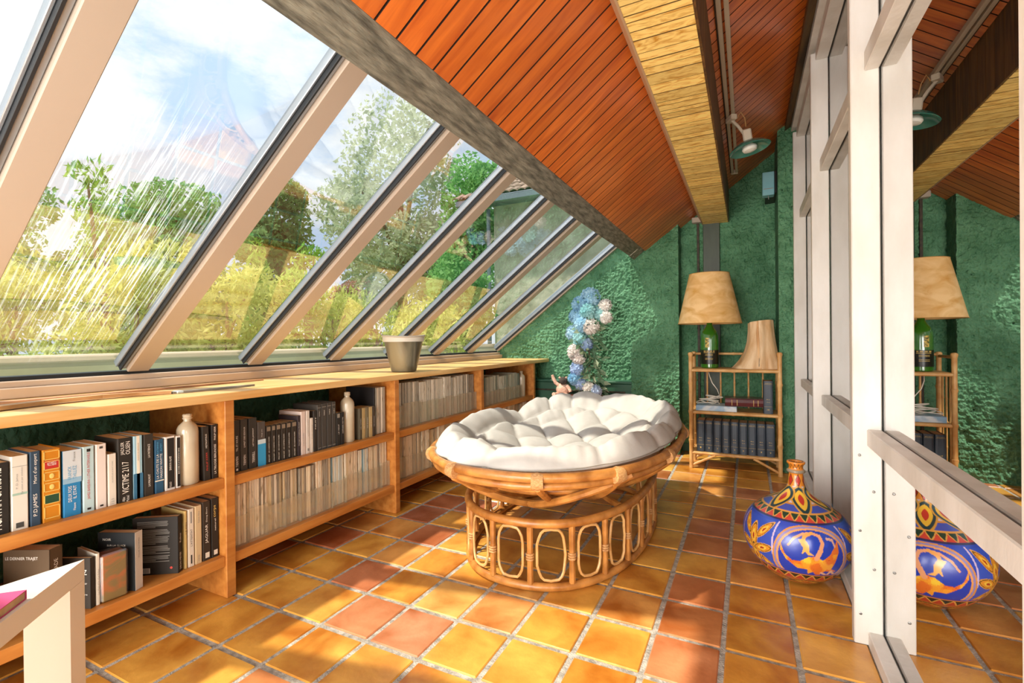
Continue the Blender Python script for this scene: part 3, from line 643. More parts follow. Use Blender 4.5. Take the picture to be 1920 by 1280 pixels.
Bn = 'books on the lower shelf of the nearest bay'
def facing(label, cx, cy, z, w, h, thick, rz, col, txt=(), bands=(), blurb=False, spine=None, stxt=()):
    """a book turned so that its front board shows; cx, cy is the spine edge, rz turns it"""
    t = thing('book', label, 'book', (cx, cy, z+.0005), rz, Bn)
    c = MB(); c.box(-w, 0, 0, .0015, 0, h).box(-w, 0, thick-.0015, thick, 0, h).box(-.0018, 0, 0, thick, 0, h); o = c.build('cover', M_cover, t); o.color = lin(col)
    MB().box(-w+.001, -.0022, .0018, thick-.0018, .0005, h-.001).build('pages', M_paper, t)
    if spine: o = MB().box(.0001, .0006, .0, thick, 0, h).build('spine_band', M_cover, t); o.color = lin(spine)
    inks = {}
    for words, xc, zc, ln, ht, k in txt: letter(inks.setdefault(k, MB()), words, ln*w, ht*h, Matrix.Translation((-w+xc*w, -.0006, zc*h)) @ FACE_NY)
    for words, zc, ln, ht, k in stxt: letter(inks.setdefault(k, MB()), words, ln*h, ht*thick, spineM(thick/2, zc*h, .0012))
    if blurb:
        m = inks.setdefault('grey', MB()); r_ = random.Random(4)
        for i in range(30):
            if i in (5, 17, 24): continue
            x0 = -w*.9; x1 = x0+w*(.66+.06*r_.random()) if i % 6 != 4 else x0+w*.4
            m.box(x0, x1, -.0006, -.0002, h*(.92-i*.024), h*(.929-i*.024))
        m = MB(); m.box(-w*.93, -w*.63, -.0006, -.0001, h*.03, h*.12); o = m.build('barcode_patch', M_ink['white'], t)
        m = MB()
        for i in range(14): m.box(-w*.92+i*w*.02, -w*.92+i*w*.02+w*.01, -.001, -.0007, h*.035, h*.115)
        m.build('barcode_bars', M_ink['black'], t)
        MB().lathe([(.0045, 0), (.0045, .0006)], 14, M=Matrix.Translation((-.024, 0, .022)) @ Matrix.Rotation(PI/2, 4, 'X')).build('red_dot', M_ink['red'], t)
    for k, m in inks.items(): m.build('cover_lettering', M_ink[k], t)
    return t
facing('black book turned to show its text-covered back board, lower shelf', -1.862, 1.008, ZL, .150, .207, .024, .60, '#2b2723', blurb=True, stxt=[('DEON MEYER', .2, .3, .4, 'white'), ('Kobus', .6, .16, .4, 'white')])
book('book', 'thin straw-coloured book right of the turned black one', 1.035, 1.046, .214, ZL, '#c9ab6b', .15, txt=[('LE FIN', .7, .2, .4, 'black')], group=Bn)
book('book', 'white book with a thin black-framed title, lower shelf of the nearest bay', 1.0475, 1.071, .216, ZL, '#ded2c0', .15, txt=[('L\'ATTENTAT', .5, .3, .3, 'black')], bands=[(.05, .2, '#2a2724', .4, .6), (.75, .95, '#8d8a84', .4, .6)], group=Bn)
book('book', 'cream book with faint lettering, lower shelf of the nearest bay', 1.0725, 1.099, .220, ZL, '#cdb48c', .15, txt=[('Sans feu', .8, .2, .25, 'grey'), ('1998', .1, .1, .2, 'grey')], group=Bn)
book('book', 'dark brown book with tall white lettering, second from the upright, lower shelf', 1.1005, 1.132, .226, ZL, '#3b3128', .15, txt=[('JAGUAR', .45, .32, .4, 'white'), ('Doug Ebert', .78, .25, .2, 'white')], bands=[(.04, .13, '#ddd5c5', .3, .8)], group=Bn)
book('book', 'dark book with yellow script against the upright, lower shelf', 1.1335, 1.163, .230, ZL, '#2f2923', .15, txt=[('corps', .78, .2, .34, 'gold'), ('naturel', .55, .2, .2, 'white')], bands=[(.04, .12, '#ddd5c5', .3, .8)], group=Bn)
facing('thick white book standing open-cornered with a dark front cover', -1.862, .872, ZL, .13, .197, .030, .42, '#26292b', txt=[('NOIR', .25, .88, .22, .04, 'white'), ('SUR LA GLACE', .5, .78, .5, .03, 'white')], spine='#d8d2c8', stxt=[('POLAR DU NORD', .72, .34, .2, 'grey')])
w_ = thing('wrapped_parcel', 'crumpled plastic-wrapped box with orange and ochre pattern on the lower shelf', 'parcel', (-1.868, .782, ZL+.0005), -.1, None)
b = MB(); b.cbox(-.055, 0, 0, .066, 0, .150, .004); b.build('box', mat('marbled_card', '#d07a4a', '#8e8458', rough=.4, scale=14, detail=6, lo=.42, hi=.56, distort=1.5), w_)
b = MB(); b.cbox(-.059, .004, -.004, .070, 0.0, .156, .006); b.build('wrapping', glass_mat('crumpled_film', .22, (.86, .82, .74), .25), w_)
book('book', 'thin white-spined book left of the plastic-wrapped box', .768, .780, .165, ZL, '#dcd3c2', .12, txt=[('Les Mots d\'Or d\'un Enfant', .45, .5, .4, 'grey')], group=Bn)
facing('charcoal book with white lettering on its front, behind the table corner', -1.866, .752, ZL, .11, .160, .014, .45, '#3a342e', txt=[('OZ', .78, .72, .22, .10, 'white'), ('roman noir', .7, .5, .4, .04, 'white'), ('souvenirs', .7, .28, .4, .03, 'white')])
facing('thick brown paperback with white lettering half hidden by the table corner', -1.868, .655, ZL, .14, .225, .040, .45, '#5b4936', txt=[('LE DERNIER TRAJET', .4, .88, .7, .05, 'white')], stxt=[('JOSEPH SALADE', .6, .5, .4, 'white')])
for k, (y0, y1, h, c, lab) in enumerate([(.40, .425, .17, '#2e2a26', 'small dark paperback lowest-left under the table top'), (.427, .448, .168, '#37322c', 'small dark paperback beside the first under the table top'),
        (.450, .470, .17, '#b5a48a', 'small beige paperback between dark ones under the table top'), (.472, .494, .169, '#2e2a26', 'small dark paperback right of the beige one under the table top'),
        (.4955, .518, .17, '#322d28', 'small dark paperback nearest the table leg')]):
    book('paperback', lab, y0, y1, h, ZL, c, .11, txt=[('Fayard', .18, .22, .3, 'white'), ('ROMAN', .5, .2, .3, 'white')], group='small paperbacks behind the table')
for k, (y, lab) in enumerate([(.30, 'fat grey-brown book further left under the table top'), (.345, 'fat tan book further left under the table top')]):
    book('book', lab, y, y+.042, .19, ZL, '#6d5c45', .14, group=Bn)

# second bay, upper shelf
Cn = 'books on the upper shelf of the second bay'
D2 = '#3f3a34'
rows = [(1.2255, 1.255, .212, D2, [('TEL ET SOURS', .55, .3, .26, 'white'), ('TIERPEN', .2, .2, .34, 'white'), ('1', .05, .04, .3, 'white')], 'first dark grey tall book right of the upright', .15),
 (1.257, 1.289, .212, '#46413b', [('LIVRET DES ESSOUX', .65, .4, .22, 'white'), ('TIERPEN', .2, .2, .3, 'white')], 'second dark grey tall book right of the upright', .15),
 (1.2935, 1.331, .211, D2, [('LETTRE JAMMOT', .62, .36, .2, 'white'), ('TIERRELL', .22, .22, .3, 'white')], 'third and widest of the dark grey tall books by the upright', .15),
 (1.333, 1.371, .189, '#57504a', [('Vingt ans', .74, .18, .14, 'white')], 'grey book with a bright cyan lower half', .13)]
for y0, y1, h, c, t_, lab, d in rows:
    bd = [(0, .50, '#3d9fd0', 0, 1), (.50, .60, '#cddde2', 0, 1)] if 'cyan' in lab else ()
    book('book', lab, y0, y1, h, ZU, c, d, txt=t_, bands=bd, group=Cn)
pk = [1.373, 1.399, 1.4215, 1.4475, 1.4735, 1.501, 1.532]
nm = ['first', 'second', 'third', 'fourth', 'fifth', 'last']
for k in range(6):
    book('paperback', '%s of the six dark brown pocket books right of the cyan book' % nm[k], pk[k], pk[k+1]-.001, .166, ZU, ['#332c25', '#3a332b'][k % 2], .11, txt=[('LES CHEMINS NOIRS', .5, .42, .2, 'white'), ('EMILE SORT', .15, .2, .22, 'white')], bands=[(.86, .97, '#8d7b66', .15, .85)], group=Cn)
book('book', 'narrow mauve-black book left of the pinkish white one', 1.533, 1.5515, .187, ZU, '#3d3436', .13, txt=[('TU NE JUGERAS POINT', .55, .6, .34, 'white')], group=Cn)
book('book', 'pinkish white book with a plain spine in the second bay', 1.553, 1.580, .203, ZU, '#dccabf', .15, txt=[('ISABELLE MAURIN', .35, .3, .2, 'grey')], group=Cn)
book('book', 'white book right of the pinkish white one in the second bay', 1.5815, 1.604, .203, ZU, '#e0d6ca', .15, txt=[('LE DISPARU BLANC', .6, .4, .2, 'grey')], bands=[(.06, .12, '#8d8a84', .3, .7)], group=Cn)
book('paperback', 'small white pocket book right of the two white books', 1.6055, 1.624, .165, ZU, '#dcd2c4', .11, txt=[('Petit recueil', .6, .4, .2, 'grey')], group=Cn)
book('book', 'dark book with a pale title just left of the four tall charcoal volumes', 1.6255, 1.6465, .197, ZU, '#37322d', .14, txt=[('NUIT', .7, .3, .3, 'white')], group=Cn)
tv = [1.648, 1.673, 1.7065, 1.738, 1.7655]
for k in range(4):
    book('book', '%s of the four tall charcoal volumes in the second bay' % ['first', 'second', 'third', 'last'][k], tv[k], tv[k+1]-.001, .223+.001*k, ZU, '#4b4742', .17, hard=True, bands=[(.93, .935, '#c9c1b2', .1, .9), (.05, .055, '#c9c1b2', .1, .9)], txt=[('TOME %s' % 'I II III IV'.split()[k], .8, .12, .2, 'white')], group=Cn)
book('paperback', 'first small black pocket book left of the second bay bottle', 1.767, 1.795, .166, ZU, '#35322e', .11, txt=[('LE VENT', .5, .3, .25, 'white')], bands=[(.85, .97, '#9a9082', .2, .8)], group=Cn)
book('paperback', 'second small black pocket book touching the second bay bottle', 1.7965, 1.820, .165, ZU, '#2d2a28', .11, txt=[('DERNIER MATIN', .6, .5, .25, 'white')], group=Cn)
oc = ['#5a5343', '#b79c6b', '#7d7359', '#c0a672', '#4a4036']; yy = 1.925
for k, w in enumerate([.023, .026, .026, .028, .021]):
    book('paperback', '%s of five old pocket books right of the second bay bottle' % ['first', 'second', 'third', 'fourth', 'last'][k], yy, yy+w-.001, .166, ZU, oc[k], .11, txt=[('NRF ROMAN', .5, .35, .2, 'white')], group=Cn); yy += w
book('album', 'large dark album standing tall behind the old pocket books', 2.0505, 2.0605, .268, ZU, '#262424', .21, x=-1.884, cat='book', txt=[('LOUVRE', .5, .2, .4, 'white')])

# ---- old magazines in clear files, one spine after another
magcache = {}
def mag_mesh(w, h, d):
    k = (round(w, 4), round(h, 3))
    if k not in magcache:
        b = MB(); b.cbox(-d, 0, -w/2+.0004, w/2-.0004, 0, h, .0012); magcache[k] = b.mesh('magazine', M_mag)
    return magcache[k]
def file_mesh(w, h, d, lip):
    b = MB(); t = .0018
    b.box(-d, .006, -w/2, -w/2+t, 0, lip); b.box(-d, .006, w/2-t, w/2, 0, lip); b.box(.004, .006, -w/2+t, w/2-t, 0, lip)
    return b.mesh('clear_file', M_clear)
mg = random.Random(21); pal = ['#e9dcc2', '#d8c8aa', '#cbb996', '#efe6d4', '#b9a888', '#dccab0', '#c4b498', '#9c9384']; palC = ['#e0dcd2', '#c9c5bb', '#a8a59c', '#ece8e0', '#8d8b84', '#d2cbbd']
def magazines(y0, y1, z, h, where, group, files=True, hs=.008, blue=(), tone=pal, x=-1.876, limit=999):
    y = y0; k = 0
    while y < y1-.03:
        fw = min(mg.uniform(.078, .098), y1-y); k += 1; n = max(3, int((fw-.008)/.0112)); ws = [(fw-.008)/n*mg.choice([.85, 1, 1.15, 1]) for _ in range(n)]; s = (fw-.008)/sum(ws); yy = y+.004
        fh = h+mg.uniform(-hs, hs); base = mg.choice(tone); xo = mg.uniform(-.012, .0)
        for q, w in enumerate(ws):
            w *= s
            o = put('magazine', mag_mesh(round(w, 3)-.0002, round(fh, 3), .2), None, (x+xo-.004+mg.uniform(-.002, 0), yy+w/2, z+.0026)); yy += w
            c = base if mg.random() < .6 else mg.choice(tone)
            if k in blue: c = mg.choice(['#7fa9bf', '#c9d6d6', '#4f7f9f', '#dcd6c4'])
            o.color = shade(c, mg.uniform(.9, 1.15))
            tag(o, 'old thin magazine, %s file, %s' % (['first', 'second', 'third', 'fourth', 'fifth', 'sixth', 'seventh', 'eighth', 'ninth', 'tenth', 'eleventh', 'twelfth', 'thirteenth'][k-1], where), 'magazine', group)
        if files:
            o = put('magazine_file', file_mesh(round(fw-.001, 4), fh, .205, fh*mg.choice([.5, .52, .55])), None, (x, y+fw/2, z+.0006))
            tag(o, 'clear plastic magazine file, %s from the left on the %s' % (['first', 'second', 'third', 'fourth', 'fifth', 'sixth', 'seventh', 'eighth', 'ninth', 'tenth', 'eleventh', 'twelfth', 'thirteenth'][k-1], where), 'file', 'clear magazine files')
        y += fw
magazines(1.208, 2.162, ZL, .249, 'lower shelf of the second bay', 'magazines on the lower shelf of the second bay', blue=(7, 9))
magazines(2.062, 2.160, ZU, .262, 'upper shelf end of the second bay', 'magazines at the far end of the second bay upper shelf', files=False, tone=palC)
magazines(2.208, 3.160, ZU, .268, 'upper shelf of the third bay', 'magazines on the upper shelf of the third bay', tone=palC)
magazines(2.208, 3.160, ZL, .250, 'lower shelf of the third bay', 'magazines on the lower shelf of the third bay')
magazines(3.208, 3.985, ZU, .225, 'upper shelf of the farthest bay', 'magazines on the upper shelf of the farthest bay', tone=['#8f9a92', '#c9cdc4', '#6f7d76', '#aeb5ab'])
magazines(3.208, 4.16, ZL, .250, 'lower shelf of the farthest bay', 'magazines on the lower shelf of the farthest bay', files=False)

# ------------------------------------------------------------------ things on the bookcase top
ZT = .8055
t = thing('planter', 'weathered metal bucket planter with a pale rim standing on the bookcase top', 'planter', (-1.965, 2.415, ZT))
M_zinc = mat('tarnished_zinc', '#3a3222', '#8f866c', rough=.38, scale=5, stretch=(1, 1, .35), detail=7, lo=.36, hi=.66, metal=.35, distort=1.2, coat=.4)
b = MB(); n_ = 48
prof = [(.070, 0), (.078, .004), (.092, .06), (.108, .13), (.122, .195), (.131, .222)]
b.lathe(prof, n_, capt=False); b.lathe([(.127, .222), (.105, .12), (.076, .02), (.0, .012)], n_, capb=False, capt=False); b.build('bucket', M_zinc, t, smooth=True)
rim = [(.131*math.cos(a), .131*math.sin(a), .224+.004*math.sin(2*a)) for a in np.linspace(0, 2*PI, 49)[:-1]]
MB().tube(rim, .006, 8, closed=True).build('rim', M_plain, t, smooth=True)
b = MB(); b.lathe([(.128, .19), (.132, .222)], n_, capb=False, capt=False); b.build('pale_band', mat('pale_band', '#cfc8ba', rough=.5), t, smooth=True)
b = MB(); b.lathe([(.124, .205), (.06, .203), (.0, .202)], n_, capb=False, capt=False); b.build('lid', mat('pale_lid', '#c8c4ba', rough=.4), t)

def strip(name, label, cat, pts, w0, w1, th, m, tip=None, lift=0):
    t = thing(name, label, cat, (pts[0][0], pts[0][1], ZT)); o0 = Vector(pts[0])
    k = len(pts); L_ = []; 
    for i, p in enumerate(pts):
        p = Vector((p[0], p[1])); d = Vector((pts[min(i+1, k-1)][0]-pts[max(i-1, 0)][0], pts[min(i+1, k-1)][1]-pts[max(i-1, 0)][1])).normalized(); nn = Vector((-d.y, d.x)); f = i/(k-1)
        w = (w0+(w1-w0)*f)/2
        L_.append((p-nn*w, p+nn*w, lift*math.sin(PI*f)))
    b = MB()
    for a, c, z in L_:
        for q, zz in ((a, 0), (c, 0), (c, th), (a, th)): b.v.append((q.x-o0.x, q.y-o0.y, z+zz))
    for i in range(k-1):
        for j in range(4): b.f.append((i*4+j, i*4+(j+1) % 4, (i+1)*4+(j+1) % 4, (i+1)*4+j)); b.m.append(0)
    b.f += [(3, 2, 1, 0), (4*k-4, 4*k-3, 4*k-2, 4*k-1)]; b.m += [0, 0]
    b.build('shaft', m, t)
    return t
M_bow = mat('pale_carved_wood', '#a97c4e', '#d9ae7e', rough=.5, scale=6, stretch=(4, .8, 4))
cv = [(-1.93, .38), (-1.96, .50), (-2.00, .62), (-2.035, .74), (-2.05, .86), (-2.03, .96), (-1.995, 1.06)]
sm = []
for i in range(len(cv)-1):
    for q in range(4): f = q/4; sm.append((cv[i][0]*(1-f)+cv[i+1][0]*f, cv[i][1]*(1-f)+cv[i+1][1]*f))
sm.append(cv[-1])
t = strip('carved_paddle', 'long curved pale wooden paddle with a grey blade lying on the bookcase top', 'paddle', sm, .055, .026, .012, M_bow, lift=.004)
b = MB(); o0 = sm[0]
bl = [(-1.995, 1.062, .026), (-1.985, 1.12, .034), (-1.98, 1.22, .036), (-1.98, 1.32, .028), (-1.985, 1.40, .008)]
pts = [(x-w/2-o0[0], y-o0[1]) for x, y, w in bl]+[(x+w/2-o0[0], y-o0[1]) for x, y, w in bl[::-1]]
b.prism(pts, 'z', 0.0, .008); b.build('blade', mat('grey_blade', '#6f6a63', '#918c84', rough=.4, scale=8), t)
b = MB(); b.cbox(-.018, .018, -.012, .012, .0, .0095, .002, M=Matrix.Translation((-1.992-o0[0], 1.085-o0[1], .0))); b.build('pale_collar', M_ink['pale'], t)
strip('driftwood_slat', 'thin reddish wooden slat lying against the window sill on the bookcase top', 'slat', [(-2.20, .35), (-2.215, .6), (-2.20, .9), (-2.215, 1.3), (-2.23, 1.62)], .06, .014, .008, mat('reddish_slat', '#9b6a48', '#c99b78', rough=.5, scale=6, stretch=(4, .8, 4)))

# ------------------------------------------------------------------ white table in the near corner
t = thing('side_table', 'low white lacquered side table cut by the lower left corner of the photo', 'table', (-1.385, .545, 0), math.radians(0))
M_lack = mat('white_lacquer', '#e6dfcf', '#ece6d8', rough=.35, scale=2)
TT = .50; e1 = Vector((-.05, -1, 0)).normalized(); e2 = Vector((.68, -.733, 0)).normalized()
c0 = Vector((0, 0, 0)); q1 = e1*.80; q2 = e2*1.10
MB().prism([(0, 0), (q1.x, q1.y), (q2.x, q2.y)], 'z', TT-.045, TT).build('table_top', M_lack, t)
def leg(c, a, b2, la, lb):
    p = [c, c+a*la, c+a*la+b2*lb, c+b2*lb]; MB().prism([(v.x, v.y) for v in p], 'z', 0, TT-.0455).build('leg', M_lack, t)
leg(c0, e2, e1, .056, .075); leg(q1, -e1, (q2-q1).normalized(), .06, .06); leg(q2, -e2, (q1-q2).normalized(), .06, .06)
t.location = (-1.386, .547, 0)
b_ = thing('book', 'book with a pink cover lying on the white side table at the left edge', 'book', (-1.198, .333, TT+.0005), math.radians(-46), None)
o = MB().box(-.11, 0, -.17, 0, 0, .0015).box(-.11, 0, -.17, 0, .0165, .018).box(-.11, -.1085, -.17, 0, .0015, .0165).build('cover', M_cover, b_); o.color = lin('#c9507c')
MB().box(-.108, -.002, -.168, -.002, .0017, .0163).build('pages', M_paper, b_)

# ------------------------------------------------------------------ papasan chair
PC = Vector((-.862, 2.43)); PA, PB_, PN = .568, .88, 2.35
def sup(t, a, b, n=PN): c, s = math.cos(t), math.sin(t); return (a*math.copysign(abs(c)**(2/n), c), b*math.copysign(abs(s)**(2/n), s))
RIM = .50
pp = thing('papasan_chair', 'large oval rattan papasan chair frame with a hooped stand and cane bowl', 'chair', (PC.x, PC.y, 0))
def ring(a, b, z, r, n=64, wob=0, cx=0, cy=0, ph=0):
    o = []
    for k in range(n):
        th = 2*PI*k/n; x, y = sup(th, a, b); o.append((x+cx, y+cy, z+wob*math.sin(th*5+ph)))
    return MB().tube(o, r, 10, closed=True)
BX, BY = .418, .715; BZ = .270
ring(PA, PB_, RIM, .0185).build('bowl_rim', M_rattan, pp, smooth=True)
ring(PA-.012, PB_-.012, RIM-.034, .015, wob=.002).build('bowl_ring', M_rattan, pp, smooth=True)
def bz(f): return .262 + (RIM-.262)*f**2.1
for f in (.91, .81, .69, .54, .36):
    ring(PA*f, PB_*f, bz(f)-.012, .0125 if f > .6 else .011, wob=.003, ph=f*20).build('bowl_ring', M_rattan, pp, smooth=True)
for k in range(12):
    th = 2*PI*(k+.5)/12; pth = []
    for f in np.linspace(1.0, .05, 12): x, y = sup(th, PA*f, PB_*f); pth.append((x, y, bz(f)-.036))
    MB().tube(pth, .0155, 8).build('bowl_rib', M_rattan, pp, smooth=True)
# slanting supports from the stand up to the rim, following the bowl
for a0, a1 in ((-PI/2, -2.45), (-PI/2, -.68), (PI/2, 2.45), (PI/2, .68)):
    pth = []
    for u in np.linspace(0, 1, 12):
        th = a0+(a1-a0)*u**1.15; f = .60+.40*u; x, y = sup(th, PA*f, PB_*f); pth.append((x, y, BZ+.012+(RIM-.035-BZ)*u**1.25))
    MB().tube(pth, .0165, 8).build('slanting_support', M_rattan, pp, smooth=True)
MB().tube([(-BX*.9, -.2, BZ-.005), (0, .0, BZ-.02), (BX*.9, .2, BZ-.005)], .015, 8).build('cross_cane', M_rattan, pp, smooth=True)
MB().tube([(-BX*.9, .35, BZ-.005), (0, .1, BZ-.045), (BX*.85, -.35, BZ-.005)], .015, 8).build('cross_cane', M_rattan, pp, smooth=True)
ring(BX, BY, BZ, .018).build('stand_ring', M_rattan, pp, smooth=True)
ring(BX-.004, BY-.004, .0175, .0175).build('stand_ring', M_rattan, pp, smooth=True)
NS = 22
pos = []
acc = [sup(2*PI*k/720, BX, BY) for k in range(721)]; ln = [0]
for k in range(720): ln.append(ln[-1]+math.dist(acc[k], acc[k+1]))
def onring(f):
    d = (f % 1)*ln[-1]; k = min(719, max(0, int(np.searchsorted(ln, d))-1)); return Vector((acc[k][0], acc[k][1], 0))
for k in range(NS):
    p = onring(k/NS); nx = onring((k+1)/NS)
    b = MB(); b.tube([(p.x, p.y, .03), (p.x, p.y, .12), (p.x, p.y, BZ-.012)], [.0135, .012, .0135], 8)
    st_ = b.build('stand_post', M_rattan, pp, smooth=True)
    b = MB()
    for zz in (.128, .138, .148): b.lathe([(.0155, -.004), (.018, 0), (.0155, .004)], 10, c=(p.x, p.y, zz))
    b.build('binding', M_bind, st_, smooth=True)['kind'] = 'stuff'
    # thin cane hoop between two posts
    h = []; z0, z1 = .045, BZ-.022; gap = 1/NS
    for u in np.linspace(0, 2*PI, 21)[:-1]:
        cx_, cz_ = math.cos(u), math.sin(u); fx = math.copysign(abs(cx_)**.55, cx_); fz = math.copysign(abs(cz_)**.75, cz_)
        q = onring((k+.5+fx*.33)/NS); h.append((q.x, q.y, (z0+z1)/2+fz*(z1-z0)/2))
    MB().tube(h, .0058, 6, closed=True).build('cane_hoop', M_rattanL, pp, smooth=True)
for k in range(12):     # wrapped joints on the rim
    th = 2*PI*(k+.5)/12; x, y = sup(th, PA, PB_); dx, dy = -math.sin(th), math.cos(th); 
    x2, y2 = sup(th+.02, PA, PB_); d = Vector((x2-x, y2-y, 0)).normalized()
    MB().tube([Vector((x, y, RIM-.012))-d*.022, Vector((x, y, RIM-.012)), Vector((x, y, RIM-.012))+d*.022], [.029, .033, .029], 10).build('rim_wrapping', M_bind, pp, smooth=True)

# cushion
cu = thing('papasan_cushion', 'thick white tufted canvas cushion lying in the rattan papasan bowl', 'cushion', (PC.x, PC.y, 0))
nr, nt_ = 84, 288
def cushion():
    V = []; top = np.concatenate([np.linspace(0, .9, 60, endpoint=False), .9+.1*np.sin(np.linspace(0, PI/2, 12))])
    NSEG = 13
    def height(th, x, y):
        e = .05*max(0, y/PB_) + .025*max(0, x/PA)
        e -= .06*math.exp(-((math.atan2(math.sin(th-2.80), math.cos(th-2.80)))/.22)**2)
        return e
    rows = []; R0 = .74
    for r in top:
        row = []
        for k in range(nt_):
            th = 2*PI*k/nt_; x, y = sup(th, PA*r, PB_*r); e = height(th, *sup(th, PA, PB_))
            base = .335 + .165*min(1, r/.90)**2.4 + e*min(1, r)**2.5
            u = (x*1.15+y*.80+.1)/.27; v = (x*1.15-y*.80+.05)/.27
            a1, a2 = abs(math.sin(PI*u)), abs(math.sin(PI*v)); q1 = (a1*a2)**.33
            s_ = th*NSEG/(2*PI)+.35*math.sin(th*3); q2 = abs(math.sin(PI*s_))**.40
            ringc = 1-.75*math.exp(-((r-R0)/.03)**2)
            w = min(1, max(0, (r-R0+.02)/.04)); q = (q1*(1-w)+q2*w)*ringc
            puff = (.056 if r < R0 else .028+.020*math.sin(PI*(r-R0)/(1-R0)))
            edge = math.sqrt(max(0, 1-max(0, (r-.82)/.18)**2)) if r > .82 else 1
            wr = (.0022*math.sin(th*37+r*11)+.0016*math.sin(th*61-r*17+x*20))*max(0, r-.45)*2.2
            z = base + .058*edge + puff*q*edge + wr*edge + .006*math.sin(9*x+4*y)
            rc = .988-.028*(1-q2)*max(0, (r-.84)/.16); row.append((x*rc, y*rc, max(z, RIM+.016+e*.8) if r > .93 else z))
        rows.append(row)
    for f in (.985, .955, .92, .88, .82, .72, .55, .3, .05):
        row = []
        for k in range(nt_):
            th = 2*PI*k/nt_; x, y = sup(th, PA*f*.985, PB_*f*.985); e = height(th, *sup(th, PA, PB_))
            s_ = abs(math.sin(PI*(th*NSEG/(2*PI)+.35*math.sin(th*3))))**.5
            z = bz(f)+.006+.006*(1-s_)
            if f > .86: z = max(z, RIM+.010+(f-.985)*.25)+e*.5*(f-.86)/.125
            row.append((x, y, z))
        rows.append(row)
    b = MB()
    for row in rows: b.v += row
    for i in range(len(rows)-1):
        for k in range(nt_):
            b.f.append((i*nt_+k, (i+1)*nt_+k, (i+1)*nt_+(k+1) % nt_, i*nt_+(k+1) % nt_)); b.m.append(0)
    return b, rows
b, rows = cushion()
b.build('canvas_cover', M_cush, cu, smooth='all')
sm_ = rows[71]; MB().tube([Vector(p) for p in sm_[::2]], .0022, 5, closed=True).build('piping_seam', M_seam, cu, smooth=True)

# ------------------------------------------------------------------ bamboo shelf unit and what stands on it
def bamboo(b, p, q, r, nodes=3):
    p, q = Vector(p), Vector(q); L_ = (q-p).length; pts = []; rr = []
    for i in range(nodes):
        f0, f1 = i/nodes, (i+1)/nodes
        for f, k in ((f0+.001, 1.0), (f0+.03, .92), ((f0+f1)/2, .9), (f1-.03, .92), (f1-.012, 1.16), (f1-.001, 1.16)): pts.append(p.lerp(q, f)); rr.append(r*k)
    return b.tube(pts, rr, 10)
et = thing('bamboo_shelf_unit', 'small bamboo shelf unit with three tiers against the green end wall', 'shelf unit', (-.09, 3.90, 0))
EX0, EX1, EY1 = -.300, .300, .27
for x in (EX0, EX1):
    for y in (0, EY1):
        b = MB(); bamboo(b, (x, y, 0), (x, y, .885), .0165, 4); b.ball((x, y, .885), (.0165, .0165, .007), 6); b.build('post', M_rattanL, et, smooth=True)
for z in (.118, .430, .752):
    for y in (0, EY1): b = MB(); bamboo(b, (EX0, y, z), (EX1, y, z), .013, 2); b.build('shelf_rail', M_rattanL, et, smooth=True)
    for x in (EX0, EX1): b = MB(); bamboo(b, (x, 0, z), (x, EY1, z), .012, 1); b.build('side_rail', M_rattanL, et, smooth=True)
    MB().cbox(EX0+.012, EX1-.012, .012, EY1-.012, z-.002, z+.013, .002).build('shelf_board', M_rattanL, et)
for x in (EX0, EX1): b = MB(); bamboo(b, (x, 0, .862), (x, EY1, .862), .011, 1); b.build('side_rail', M_rattanL, et, smooth=True)
b = MB(); bamboo(b, (EX0, EY1, .872), (EX1, EY1, .872), .011, 2); b.build('back_rail', M_rattanL, et, smooth=True)
for x in (-.20, -.10, .0, .10, .20): b = MB(); bamboo(b, (x, EY1, .445), (x, EY1, .742), .0075, 3); b.build('spindle', M_rattanL, et, smooth=True)
for x in (EX0,  EX1):
    for y in (.07, .135, .20): b = MB(); bamboo(b, (x, y, .13), (x, y, .42), .0065, 2); bamboo(b, (x, y, .44), (x, y, .745), .0065, 2); b.build('spindle', M_rattanL, et, smooth=True)['kind'] = 'stuff'
for sx_ in (-1, 1):
    b = MB(); bamboo(b, (sx_*.295, 0, .022), (sx_*.13, 0, .110), .0105, 1); b.build('brace', M_rattanL, et, smooth=True)
    b = MB(); bamboo(b, (sx_*.295, EY1, .022), (sx_*.13, EY1, .110), .0105, 1); b.build('brace', M_rattanL, et, smooth=True)
EZ = lambda z: z+.0138
def encyc(k, x0, x1, z, h, lab, num):
    w = x1-x0-.002; t = thing('encyclopedia_volume', lab, 'book', ((x0+x1)/2-.09, 3.905, z), 0, 'dark blue encyclopedia volumes')
    b = MB(); b.prism([(-w/2, .17), (-w/2, .006), (-w/2+.004, .0015), (-w/4, -.001), (w/4, -.001), (w/2-.004, .0015), (w/2, .006), (w/2, .17), (w/2-.003, .17), (w/2-.003, .012), (-w/2+.003, .012), (-w/2+.003, .17)], 'z', 0, h)
    b.build('cover', mat('navy_cloth', '#27323e', '#36424f', rough=.4, scale=8), t)
    MB().box(-w/2+.0035, w/2-.0035, .0125, .165, .003, h-.004).build('pages', M_paper, t)
    m = MB(); letter(m, str(num), .008 if num < 10 else .014, .011, Matrix.Translation((0, -.0022, h*.13)) @ FACE_NY)
    letter(m, 'Bos', w*.34, .005, Matrix.Translation((0, -.0022, h*.44)) @ FACE_NY); letter(m, 'Cri', w*.34, .005, Matrix.Translation((0, -.0022, h*.36)) @ FACE_NY)
    letter(m, 'GRAND LIVRE', w*.7, .004, Matrix.Translation((0, -.0022, h*.93)) @ FACE_NY)
    m.box(-w*.42, w*.42, -.0016, -.0012, h*.22, h*.224).box(-w*.42, w*.42, -.0016, -.0012, h*.9, h*.903).build('gilt_lettering', M_ink['gold'], t)
xs = np.linspace(-.262, .268, 10)
